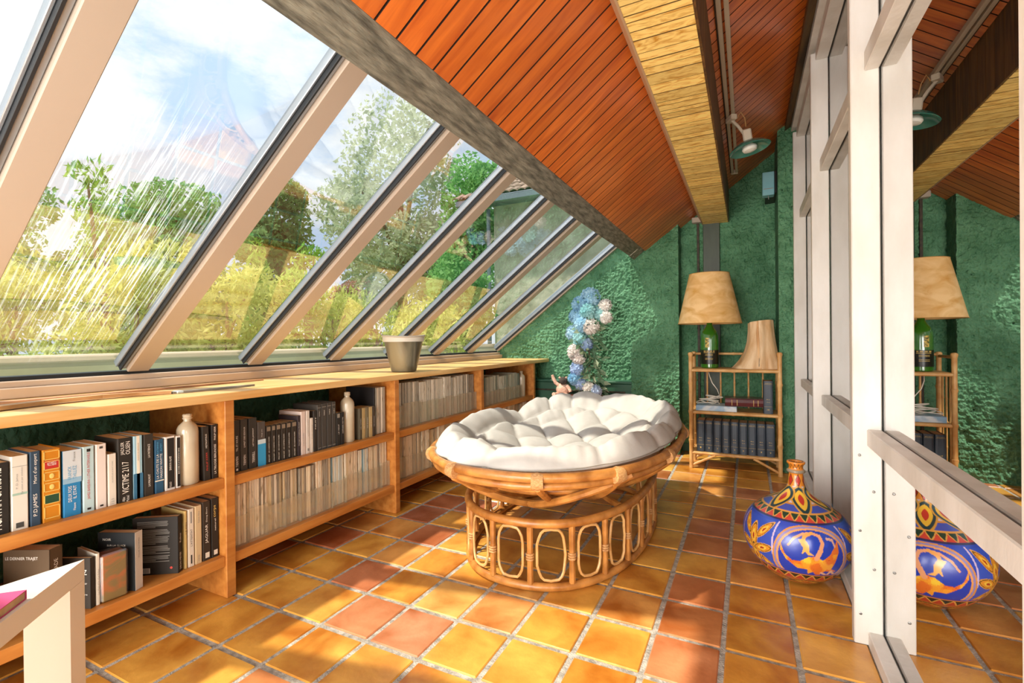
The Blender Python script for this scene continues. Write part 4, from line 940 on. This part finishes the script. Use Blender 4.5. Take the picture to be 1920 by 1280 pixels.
ordn = ['first', 'second', 'third', 'fourth', 'fifth', 'sixth', 'seventh', 'eighth', 'ninth']
for k in range(9): encyc(k, xs[k], xs[k+1], EZ(.118), .236 if k > 4 else .238, 'dark blue encyclopedia volume, %s from the left on the lowest bamboo tier' % ordn[k], k+1)
encyc(9, .195, .258, EZ(.430), .238, 'single dark blue encyclopedia volume standing on the middle bamboo tier', 10)
t = thing('boxed_set', 'flat pale blue patterned box lying on the middle bamboo tier', 'box', (-.345+.11, 3.905, EZ(.43)), 0)
MB().cbox(-.12, .165, 0, .20, 0, .040, .002).build('box', mat('blue_print', '#8fb3cf', '#d7dfe2', rough=.4, scale=11, detail=6, lo=.42, hi=.56), t)
t = thing('leather_book', 'fat maroon leather book lying on the pale blue box', 'book', (-.02, 3.93, EZ(.43)+.0406), .06)
o = MB().cbox(-.13, .13, 0, .16, 0, .004, .001).cbox(-.13, .13, 0, .16, .056, .060, .001)
o.prism([(.004, 0), (-.006, .008), (-.011, .03), (-.006, .052), (.004, .06), (.008, .06), (.008, 0)], 'x', -.13, .13).build('cover', mat('maroon_leather', '#4f1f22', '#6e2f30', rough=.35, scale=9, coat=.3), t)
MB().box(-.125, .125, .010, .152, .0045, .0555).build('pages', M_paper, t)
b = MB(); b.box(-.085, -.082, -.0118, -.011, .008, .052).box(-.05, -.047, -.0118, -.011, .008, .052).box(.06, .063, -.0118, -.011, .008, .052).box(.09, .093, -.0118, -.011, .008, .052); b.build('gilt_lines', M_ink['gold'], t)['kind'] = 'stuff'
# cable
t = thing('electric_cable', 'tangled white lamp cable trailing from the top tier onto the blue box', 'cable', (-.26, 3.95, EZ(.43)+.0408))
pts = []; rc = random.Random(9)
for i in range(90):
    f = i/89; a = f*PI*9; rr = .055+.02*math.sin(f*13)
    pts.append((rr*math.cos(a)*1.2+.02*math.sin(f*7), .045+rr*.5*math.sin(a), .006+.025*abs(math.sin(f*11))+.05*max(0, math.sin(f*5))**3))
pts += [(.07, .02, .07), (.055, .0, .12), (.02, -.0, .17), (.0, .02, .22), (-.01, .06, .25)]
b = MB(); b.tube(pts, .0034, 6); b.build('cord', mat('white_flex', '#e6dfcf', rough=.4), t, smooth=True)
# lamp
LX, LY, LZ = -.262, 4.035, EZ(.752)
t = thing('table_lamp', 'table lamp made of a green glass bottle with a mottled parchment shade', 'lamp', (LX, LY, LZ))
M_gb = mat('green_bottle_glass', '#2f7a1c', '#4f9a2c', rough=.08, scale=3, coat=1, trans=.35)
MB().lathe([(.058, 0), (.064, .006), (.064, .21), (.062, .25), (.052, .285), (.034, .31), (.022, .335), (.018, .37)], 40).build('bottle', M_gb, t, smooth=True)
MB().lathe([(.0648, .03), (.0650, .035), (.0650, .135), (.0648, .14)], 40, capb=False, capt=False).build('black_label', mat('black_label', '#16170f', '#24261b', rough=.3), t, smooth=True)
b = MB()
for z0, z1 in ((.118, .121), (.126, .135)):
    for k in range(14):
        if z0 > .12 and k % 4 == 3: continue
        a0 = -PI/2-.62+k*.09; a1 = a0+(.09 if z0 < .12 else .055)
        b.add([(.0658*math.cos(a), .0658*math.sin(a), z) for z in (z0, z1) for a in (a0, a1)], [(0, 1, 3, 2)])
for z0 in (.105, .097, .075, .066): 
    for k in range(9): a0 = -PI/2-.45+k*.1; b.add([(.0658*math.cos(a), .0658*math.sin(a), z) for z in (z0, z0+.003) for a in (a0, a0+.07)], [(0, 1, 3, 2)])
b.build('label_print', M_ink['gold'], t)['kind'] = 'stuff'
b = MB(); k = 0
for i in range(6):
    a0 = -PI/2-.42+i*.075
    b.add([(.0646*math.cos(a), .0646*math.sin(a), z) for z in (.16, .235) for a in (a0, a0+.076)], [(0, 1, 3, 2)])
b.build('gold_label', mat('gold_label', '#5d5a1e', '#e0bf5a', rough=.4, scale=90, lo=.45, hi=.55), t)
MB().lathe([(.010, .365), (.010, .40), (.016, .41), (.016, .44)], 14).build('lamp_holder', M_ink['black'], t)
M_shade = mat('parchment_shade', '#d79f4a', '#f5ce90', rough=.6, scale=8, stretch=(1, 1, 1.6), detail=9, lo=.3, hi=.62, distort=.8)
b = MB(); b.lathe([(.233, .345), (.146, .735)], 64, capb=False, capt=False); b.lathe([(.144, .733), (.231, .347)], 64, capb=False, capt=False); sh = b.build('shade', M_shade, t, smooth=True)
b = MB(); b.tube([(.234*math.cos(a), .234*math.sin(a), .346) for a in np.linspace(0, 2*PI, 65)[:-1]], .0022, 6, closed=True); b.tube([(.1465*math.cos(a), .1465*math.sin(a), .735) for a in np.linspace(0, 2*PI, 65)[:-1]], .0022, 6, closed=True)
b.tube([(-.145, 0, .72), (0, 0, .70), (.145, 0, .72)], .002, 6); b.tube([(0, 0, .44), (0, 0, .70)], .002, 6); b.build('shade_wire', mat('shade_edge', '#c39350', rough=.5), sh)['kind'] = 'stuff'
# driftwood stump
t = thing('tree_stump', 'pale sawn tree stump with a flared root and dark crack, on the top tier', 'wood', (.095, 4.03, LZ))
b = MB(); n_ = 56; zz = [0, .008, .03, .07, .13, .2, .27, .33, .352]
for z in zz:
    f = z/.352
    for k in range(n_):
        th = 2*PI*k/n_; r = .094-.012*f+.006*math.sin(3*th+1)+.004*math.sin(7*th)
        fl = .115*(1-f)**3.2*max(0, math.cos(th-PI))**2.2 + .03*(1-f)**2*max(0, math.cos(th+.3))**2
        r2 = r*(1.0) + fl + .006*math.sin(11*th)*(1-f)**2
        cr_ = math.exp(-((math.atan2(math.sin(th+1.72+.12*f), math.cos(th+1.72+.12*f)))/.05)**2)
        r2 -= .03*cr_
        b.v.append(((r2*math.cos(th))-.012*f+.006, r2*math.sin(th)*.88, z+(.012*math.cos(th+.6) if z > .3 else 0)))
for i in range(len(zz)-1):
    for k in range(n_): b.f.append((i*n_+k, i*n_+(k+1) % n_, (i+1)*n_+(k+1) % n_, (i+1)*n_+k)); b.m.append(0)
b.f.append([(len(zz)-1)*n_+k for k in range(n_)]); b.m.append(0); b.f.append(list(range(n_))[::-1]); b.m.append(0)
b.build('stump', mat('bare_wood', '#cfa068', '#f2d4a8', rough=.55, scale=5, stretch=(3, 3, .7), detail=8, lo=.3, hi=.62, bump=.3, bscale=18, distort=.7), t, smooth=True)
b = MB(); b.tube([(-.016, -.079, .002), (-.010, -.076, .1), (-.008, -.073, .2), (-.014, -.068, .345)], [.003, .0025, .002, .0035], 5).build('crack', M_ink['black'], t)

# ------------------------------------------------------------------ painted gourd vase
t = thing('painted_vase', 'large round blue vase painted with a fire bird beside the white posts', 'vase', (.180, 2.30, 0))
prof = [(.0, .0), (.05, .001), (.085, .012), (.125, .038), (.160, .075), (.185, .115), (.199, .160), (.200, .195), (.192, .230), (.172, .265), (.143, .292), (.110, .314), (.080, .332), (.055, .350), (.038, .370), (.030, .392), (.0275, .415), (.028, .436), (.0335, .439), (.0335, .447), (.0285, .450), (.029, .470), (.033, .474), (.033, .482), (.024, .482), (.022, .46)]
pz = np.array(prof); seg = np.r_[0, np.cumsum(np.hypot(np.diff(pz[:, 0]), np.diff(pz[:, 1])))]
NZ, NT = 250, 560; sl_ = np.linspace(0, seg[-1], NZ); 
def smooth_interp(x, xp, fp):
    d = np.gradient(fp, xp); i = np.clip(np.searchsorted(xp, x)-1, 0, len(xp)-2); h = xp[i+1]-xp[i]; u = (x-xp[i])/h
    return (2*u**3-3*u**2+1)*fp[i]+(u**3-2*u**2+u)*h*d[i]+(-2*u**3+3*u**2)*fp[i+1]+(u**3-u**2)*h*d[i+1]
RR = np.maximum(smooth_interp(sl_, seg, pz[:, 0]), 0.0005); ZZ = smooth_interp(sl_, seg, pz[:, 1])
TH = np.linspace(0, 2*PI, NT, endpoint=False)
T2, Zg = np.meshgrid(TH, ZZ); Rg = RR[:, None]*np.ones_like(T2); Sg = sl_[:, None]*np.ones_like(T2)
LI = lambda h: np.array(lin(h))
col = np.tile(LI('#2a49b4'), (NZ, NT, 1)).astype(float)
def paint(mask, h): col[mask] = LI(h)
# medallions face four ways; a is arc distance from a medallion centre, v height along the belly
front = math.atan2(-2.30, -.180)+.27
sc_ = seg[np.argmin(abs(pz[:, 1]-.172))]
def wrap(x): return (x+PI) % (2*PI)-PI
A_ = wrap(T2-front); 
def med(cen):
    a = wrap(T2-front-cen); return a*np.minimum(Rg, .2), (Sg-sc_)
rngp = np.random.RandomState(2); nzc = rngp.rand(NZ//5+2, NT//5+2); nzf = np.kron(nzc, np.ones((5, 5)))[:NZ, :NT]
for _ in range(3):
    for ax_ in (0, 1): nzf = (np.roll(nzf, 2, ax_)+nzf+np.roll(nzf, -2, ax_))/3
nzf = (nzf-nzf.min())/np.ptp(nzf)
# petals and lobes between medallions
for cen in (PI/4*1.02+.28, -PI/4-.34, PI*.75+.1, -PI*.75):
    u, v = med(cen)
    paint((abs(u) < .085) & (abs(v) < .115), '#3453b8')
    for (cx, cy, an, L1, L2) in [(0, .03, .0, .05, .017), (0, -.05, .0, .05, .018), (-.04, -.005, 1.25, .04, .015), (.04, -.005, -1.25, .04, .015), (-.045, .07, .6, .04, .013), (.045, .07, -.6, .04, .013), (-.05, -.075, -.6, .035, .014), (.05, -.075, .6, .035, .014)]:
        du = (u-cx)*math.cos(an)+(v-cy)*math.sin(an); dv = -(u-cx)*math.sin(an)+(v-cy)*math.cos(an)
        rr = (abs(dv)/L1)**1.6+(abs(du)/L2)**1.6
        paint(rr < 1.45, '#e0a23c'); paint(rr < 1.15, '#2c2a20'); paint(rr < .95, '#d9902c'); paint(rr < .42, '#e8c24a'); paint(rr < .14, '#a8321f')
    paint((abs(abs(u)-.085) < .003) & (abs(v) < .12), '#c9b7d8')
for cen in (0, PI, PI/2+.35, -PI/2-.35):
    if cen in (PI/2+.35, -PI/2-.35): continue
    u, v = med(cen); u = u/1.14; v = v/1.14+.002; d = np.hypot(u/1.0, v/.92)
    paint(d < .121, '#d9923c'); paint(d < .116, '#8f86b8'); paint(d < .109, '#e3a05c'); paint(d < .103, '#1f3fae')
    paint((d < .103) & (nzf > .75), '#2a4cc0')
    def poly(pts, h, jitter=None):
        P_ = np.array(pts)*.1; x, y = u, v; ins = np.zeros_like(u, bool)
        for i in range(len(P_)):
            x1, y1 = P_[i]; x2, y2 = P_[i-1]
            cnd = ((y1 > y) != (y2 > y)) & (x < (x2-x1)*(y-y1)/((y2-y1)+1e-12)+x1); ins ^= cnd
        ins &= d < .106; paint(ins, h); return ins
    def curve(pts, w, h):
        P_ = np.array(pts)*.1
        for i in range(len(P_)-1):
            a, b2 = P_[i], P_[i+1]; ab = b2-a; tt = np.clip(((u-a[0])*ab[0]+(v-a[1])*ab[1])/(ab@ab), 0, 1)
            paint(np.hypot(u-a[0]-tt*ab[0], v-a[1]-tt*ab[1]) < w[i], h)
    # bird: left wing, body, right wing, tail, neck curling over to the head
    bird = poly([(-.98, .45), (-.82, .05), (-.6, -.12), (-.38, -.10), (-.12, .10), (.12, .12), (.30, .0), (.52, .18), (.80, .62), (.84, .28), (.72, -.08), (.62, -.34), (.80, -.48), (.42, -.44), (.30, -.52), (.22, -.80), (.05, -.50), (-.10, -.62), (-.12, -.42), (-.42, -.40), (-.78, -.12), (-.95, .15)], '#e2722a')
    paint(bird & (nzf > .45), '#f0a030'); paint(bird & (nzf > .72), '#f2c83c'); paint(bird & (nzf < .13), '#c8481f')
    curve([(.10, .05), (.22, .30), (.30, .55), (.22, .78), (.0, .86), (-.28, .80), (-.55, .62), (-.72, .38)], [.0075, .006, .005, .0045, .004, .0035, .003], '#e6a070')
    curve([(.0, .86), (-.22, .74), (-.28, .58)], [.005, .005], '#e9a24c')
    hd = poly([(-.42, .62), (-.22, .66), (-.12, .48), (-.10, .24), (.02, .16), (-.14, .14), (-.22, .26), (-.34, .14), (-.28, .36)], '#eeb050')
    curve([(.30, -.52), (.50, -.66), (.60, -.46)], [.004, .004], '#e9b490'); curve([(.62, -.44), (.74, -.62), (.60, -.86), (.35, -.95)], [.004, .004, .003], '#e9b490'); curve([(.45, .70), (.62, .66), (.70, .45)], [.004, .003], '#d9a890')
# bands
def band(z0, z1): return (Zg > z0) & (Zg < z1) & (Rg > .0285) 
def tri(z0, z1, n, ca, cb, line='#d9a44c'):
    m = band(z0, z1); f = (Zg-z0)/(z1-z0); ph = (T2*n/(2*PI)) % 1; up_ = abs(ph-.5)*2 < (1-f)
    paint(m & up_, ca); paint(m & ~up_, cb); paint(m & (abs(abs(ph-.5)*2-(1-f)) < .12), line)
tri(.281, .303, 26, '#c94434', '#22402f'); paint(band(.276, .281), '#2c2f55'); paint(band(.303, .307), '#e0a04a'); paint(band(.307, .325), '#4054b0'); paint(band(.325, .329), '#cf8a3a')
m = band(.329, .385); paint(m, '#c9b9c4')
for k in range(6):
    a = wrap(T2-front-k*PI/3)*np.maximum(Rg, .03); v = (Zg-.342)/.040; rr = (abs(a)/.032)**1.4+abs(v)**1.6
    paint((rr < 1.3) & band(.306, .39), '#d09a3c'); paint((rr < 1.0) & band(.306, .39), '#1f3f44'); paint((rr < .6) & band(.306, .39), '#e8b93c'); paint((rr < .22) & band(.306, .39), '#c0392b')
paint(Zg > .385, '#d98526')
for k in range(6):
    a = wrap(T2-front-k*PI/3)*.028; v = (Zg-.408)/.022; rr = abs(a)/.009+abs(v); paint((rr < 1.25) & (Zg > .385) & (Zg < .436), '#3a2a1c'); paint((rr < 1.0) & (Zg > .385) & (Zg < .436), '#b8321f')
paint((Zg > .436) & (Zg < .450) & (Rg > .025), '#a8987c'); ph = (T2*14/(2*PI)) % 1
paint((Zg > .455) & (abs((Zg-.455)/.02-abs(ph-.5)*2) < .2), '#6a3f18')
paint((Zg > .4385) & (Zg < .4475) & (np.sin(T2*40+Zg*900) > .3), '#5d564c')
tri(.058, .082, 26, '#b83c2c', '#262a24'); paint(band(.082, .086), '#c8813a'); paint(band(.086, .092), '#37309a'); paint((Zg < .058) & (Rg < .16) & (Zg < .1), '#b0622c'); 
for k in range(8):
    a = wrap(T2-front-k*PI/4)*Rg; v = (Sg-seg[np.argmin(abs(pz[:, 1]-.038))]); rr = (abs(a)/.045)**1.4+(abs(v)/.016)**1.4
    mm = (Zg < .058); paint(mm & (rr < 1.3), '#1e2a22'); paint(mm & (rr < .9), '#c99238'); paint(mm & (rr < .35), '#a8301f')
paint(Zg < .014, '#7a4a28')
me = bpy.data.meshes.new('vase_body')
V = np.stack([Rg*np.cos(T2), Rg*np.sin(T2), np.maximum(Zg, 0)], -1).reshape(-1, 3)
ii, jj = np.meshgrid(np.arange(NZ-1), np.arange(NT), indexing='ij'); j2 = (jj+1) % NT
F = np.stack([ii*NT+jj, ii*NT+j2, (ii+1)*NT+j2, (ii+1)*NT+jj], -1).reshape(-1, 4)
me.vertices.add(len(V)); me.vertices.foreach_set('co', V.ravel()); me.loops.add(F.size); me.loops.foreach_set('vertex_index', F.ravel())
me.polygons.add(len(F)); me.polygons.foreach_set('loop_start', np.arange(0, F.size, 4)); me.polygons.foreach_set('loop_total', np.full(len(F), 4)); me.polygons.foreach_set('use_smooth', [True]*len(F))
ca = me.color_attributes.new('paint', 'FLOAT_COLOR', 'POINT'); ca.data.foreach_set('color', col.reshape(-1, 4).ravel()); me.update()
mv = bpy.data.materials.new('vase_paint'); mv.use_nodes = True; nt = mv.node_tree; b_ = nt.nodes['Principled BSDF']; at_ = _n(nt, 'ShaderNodeAttribute', attribute_name='paint')
nt.links.new(at_.outputs['Color'], b_.inputs['Base Color']); b_.inputs['Roughness'].default_value = .35; b_.inputs['Coat Weight'].default_value = .6; b_.inputs['Coat Roughness'].default_value = .18
me.materials.append(mv); put('body', me, t)
MB().lathe([(.023, .455), (.024, .4825), (.030, .4825)], 30, capb=True, capt=False).build('mouth', M_ink['black'], t)

# ------------------------------------------------------------------ chest, flowers and toy behind the cushion
t = thing('low_chest', 'low reddish wooden chest behind the cushion, holding the flowers and the toy', 'chest', (-1.55, 3.90, 0))
M_red = mat('reddish_wood', '#7d3f30', '#a05c48', rough=.4, scale=5, stretch=(1, 5, 5))
MB().cbox(0, .56, 0, .36, .03, .46, .004).build('body', M_red, t); MB().cbox(-.012, .572, -.012, .37, .461, .485, .004).build('lid', M_red, t)
for x in (.03, .5): MB().cbox(x, x+.04, .02, .34, 0, .0295, .002).build('foot', M_red, t)
FZ = .4855
t = thing('artificial_flowers', 'tall column of blue and white artificial hydrangeas with green leaves', 'flowers', (-1.265, 4.10, FZ))
MB().lathe([(.06, 0), (.075, .01), (.085, .10), (.088, .11), (.08, .11), (.075, .09)], 24).build('pot', mat('dark_pot', '#2c3a30', rough=.4), t, smooth=True)
MB().tube([(0, 0, .09), (.01, 0, .35), (-.015, 0, .6), (.0, 0, .86)], [.010, .009, .007, .004], 8).build('stem', M_bark, t)
def petal_cluster(c, r, n, s, rs, cup=.4):
    b = MB()
    for i in range(n):
        d = Vector(rs.normal(size=3)).normalized()
        if d.y > .55: d.y *= -1
        p = Vector(c)+d*r*rs.uniform(.75, 1.05); u = d.cross(Vector(rs.normal(size=3))).normalized(); v = d.cross(u)
        a0 = rs.uniform(0, 6)
        for k in range(4):
            a = a0+k*PI/2; e = u*math.cos(a)+v*math.sin(a); f = u*-math.sin(a)+v*math.cos(a)
            b.add([p, p+e*s*.6+f*s*.45+d*s*cup*.3, p+e*s*1.15+d*s*cup, p+e*s*.6-f*s*.45+d*s*cup*.3], [(0, 1, 2, 3)])
    return b
rs = np.random.RandomState(8)
FM = {k: leaf_mat('petal_'+k, a, b2, .3) for k, a, b2 in (('blue', '#86c0e2', '#c6e6f4'), ('teal', '#86c6cc', '#c0e8e8'), ('white', '#e6dcd6', '#f8f4ee'), ('violet', '#a9c4ea', '#d8e6f8'))}
heads = [(-.06, -.02, .82, .075, 'blue'), (.03, -.03, .88, .08, 'blue'), (.02, -.06, .76, .07, 'teal'), (-.09, -.03, .72, .07, 'blue'), (.12, -.02, .74, .055, 'teal'), (.165, -.03, .80, .05, 'white'), (.175, -.05, .70, .045, 'white'),
         (-.03, -.08, .64, .065, 'blue'), (.05, -.09, .62, .065, 'white'), (-.13, -.03, .57, .06, 'blue'), (-.05, -.08, .52, .06, 'teal'), (.0, -.07, .47, .05, 'violet'), (-.10, -.07, .40, .065, 'white'), (-.06, -.08, .34, .05, 'white'), (-.08, -.07, .25, .06, 'violet'), (-.10, -.07, .17, .055, 'blue'), (-.05, -.07, .12, .045, 'violet'), (.08, -.07, .06, .045, 'violet'), (.02, -.08, .09, .04, 'white')]
for (x, y, z, r, k) in heads: petal_cluster((x, y, z), r, int(40+r*520), .027, rs).build('flower_head', FM[k], t)
nl = 0
for i in range(260):
    z = rs.uniform(.05, .66); a = rs.uniform(-PI, 0.2); r = rs.uniform(.03, .10); c = Vector((r*math.cos(a)+.0+(.03 if z < .35 else 0), r*math.sin(a), z)); d = Vector((math.cos(a)+rs.normal()*.4, math.sin(a), rs.normal()*.5-.2)).normalized(); s = rs.uniform(.03, .05); w = d.cross(Vector(rs.normal(size=3))).normalized()
    if i == 0: lb = MB()
    lb = MB(); lb.add([c, c+d*s+w*s*.42, c+d*s*2+Vector((0, 0, -.01)), c+d*s-w*s*.42], [(0, 1, 2), (0, 2, 3)]); lb.build('leaf', LM['sage'] if i % 3 else LM['pale'], t)
t = thing('soft_toy', 'small pink plush animal with a dark head and a raised arm beside the flowers', 'toy', (-1.485, 4.03, FZ))
M_pl = mat('pink_plush', '#d7a48c', '#efcbb4', rough=.95, scale=40, bump=.8, bscale=120)
b = MB(); b.ball((0, 0, .062), (.062, .052, .062), 10).build('body', M_pl, t, smooth=True)
b = MB(); b.ball((.012, -.02, .145), (.038, .036, .036), 10).build('head', mat('dark_plush', '#3a332e', '#5a4f46', rough=.95, scale=40, bump=.6, bscale=120), t, smooth=True)
MB().tube([(-.03, -.01, .10), (-.065, -.015, .125), (-.085, -.015, .165), (-.095, -.015, .195)], [.018, .016, .016, .012], 10).build('arm', M_pl, t, smooth=True)
MB().tube([(.045, -.02, .10), (.075, -.035, .075), (.085, -.04, .05)], [.018, .016, .014], 10).build('arm', M_pl, t, smooth=True)
for x in (-.035, .035): MB().tube([(x, -.02, .022), (x*1.4, -.07, .022), (x*1.5, -.095, .03)], [.021, .019, .018], 10).build('leg', M_pl, t, smooth=True)
MB().ball((-.018, -.03, .172), .011, 6).build('ear', M_pl, t, smooth=True); MB().ball((.04, -.02, .172), .011, 6).build('ear', M_pl, t, smooth=True)

# ------------------------------------------------------------------ track light and wall speaker
tk = thing('lighting_track', 'pale twin lighting track fixed to the ceiling along the boxed beam', 'track', (-.075, 2.0, cz(-.075)))
for x in (-.014, .014): MB().cbox(x-.009, x+.009, -3.6, 2.08, -.030, -.002, .002).build('rail', mat('cream_track', '#cdbfa6', rough=.4), tk)
MB().cbox(-.0295, -.0235, -3.6, 2.08, -.026, -.001, .001).build('dark_edge', M_dark, tk)
MB().cbox(-.024, .024, 2.081, 2.10, -.034, -.001, .002).build('end_cap', mat('cream_track', ''), tk)
sp = thing('spotlight', 'cream track spotlight with a shallow green metal shade under the ceiling', 'lamp', (-.070, 3.02, cz(-.075)-.031))
M_cr = mat('cream_plastic', '#d9cdb6', rough=.4); M_gs = mat('green_enamel', '#2f6f62', '#3d8474', rough=.25, coat=.6)
MB().cbox(-.018, .018, -.035, .035, -.03, -.0, .004, M=Matrix.Rotation(.5, 4, 'Z')).build('adaptor', M_cr, sp)
MB().tube([(0, 0, -.022), (.035, .0, -.065), (.065, 0, -.115)], .0085, 8).build('arm', M_cr, sp, smooth=True)
MB().cbox(-.022, .024, -.022, .022, -.05, .03, .006, M=Matrix.Translation((.080, 0, -.125)) @ Matrix.Rotation(-.12, 4, 'Y')).build('head_box', M_cr, sp)
tl = Matrix.Translation((.088, 0, -.178)) @ Matrix.Rotation(-.20, 4, 'Y')
b = MB(); b.lathe([(.022, .018), (.05, .010), (.085, -.008), (.108, -.030), (.105, -.032), (.082, -.012), (.048, .004), (.0, .008)], 40, M=tl, capb=False, capt=False); b.build('shade', M_gs, sp, smooth=True)
b = MB(); b.lathe([(.020, .0), (.036, -.012), (.040, -.026), (.034, -.038), (.018, -.044), (.0, -.045)], 24, M=tl, capt=False); b.build('bulb', mat('frosted_bulb', '#e6e6dd', rough=.3), sp, smooth=True)
MB().tube([(.03, -.02, -.03), (.05, -.03, .0), (.07, -.03, -.04), (.075, -.01, -.08)], .003, 6).build('cord', mat('tan_cord', '#b98a50', rough=.5), sp, smooth=True)
ws = thing('wall_speaker', 'small light blue box hung on a dark bracket high on the green wall', 'speaker', (.155, 4.10, 2.17))
MB().cbox(-.04, .04, -.03, .05, -.10, .075, .004).build('case', mat('light_blue', '#6fa9b4', '#82b8c0', rough=.4), ws)
MB().cbox(-.012, .06, .0505, .375, -.07, .10, .004).build('bracket', M_ink['black'], ws)
MB().cbox(-.032, .032, -.0325, -.0302, -.055, -.050, .0005).build('groove', M_ink['grey'], ws)
MB().tube([(0, 0, -.10), (.002, 0, -.125)], .003, 6).build('pull', M_ink['grey'], ws)
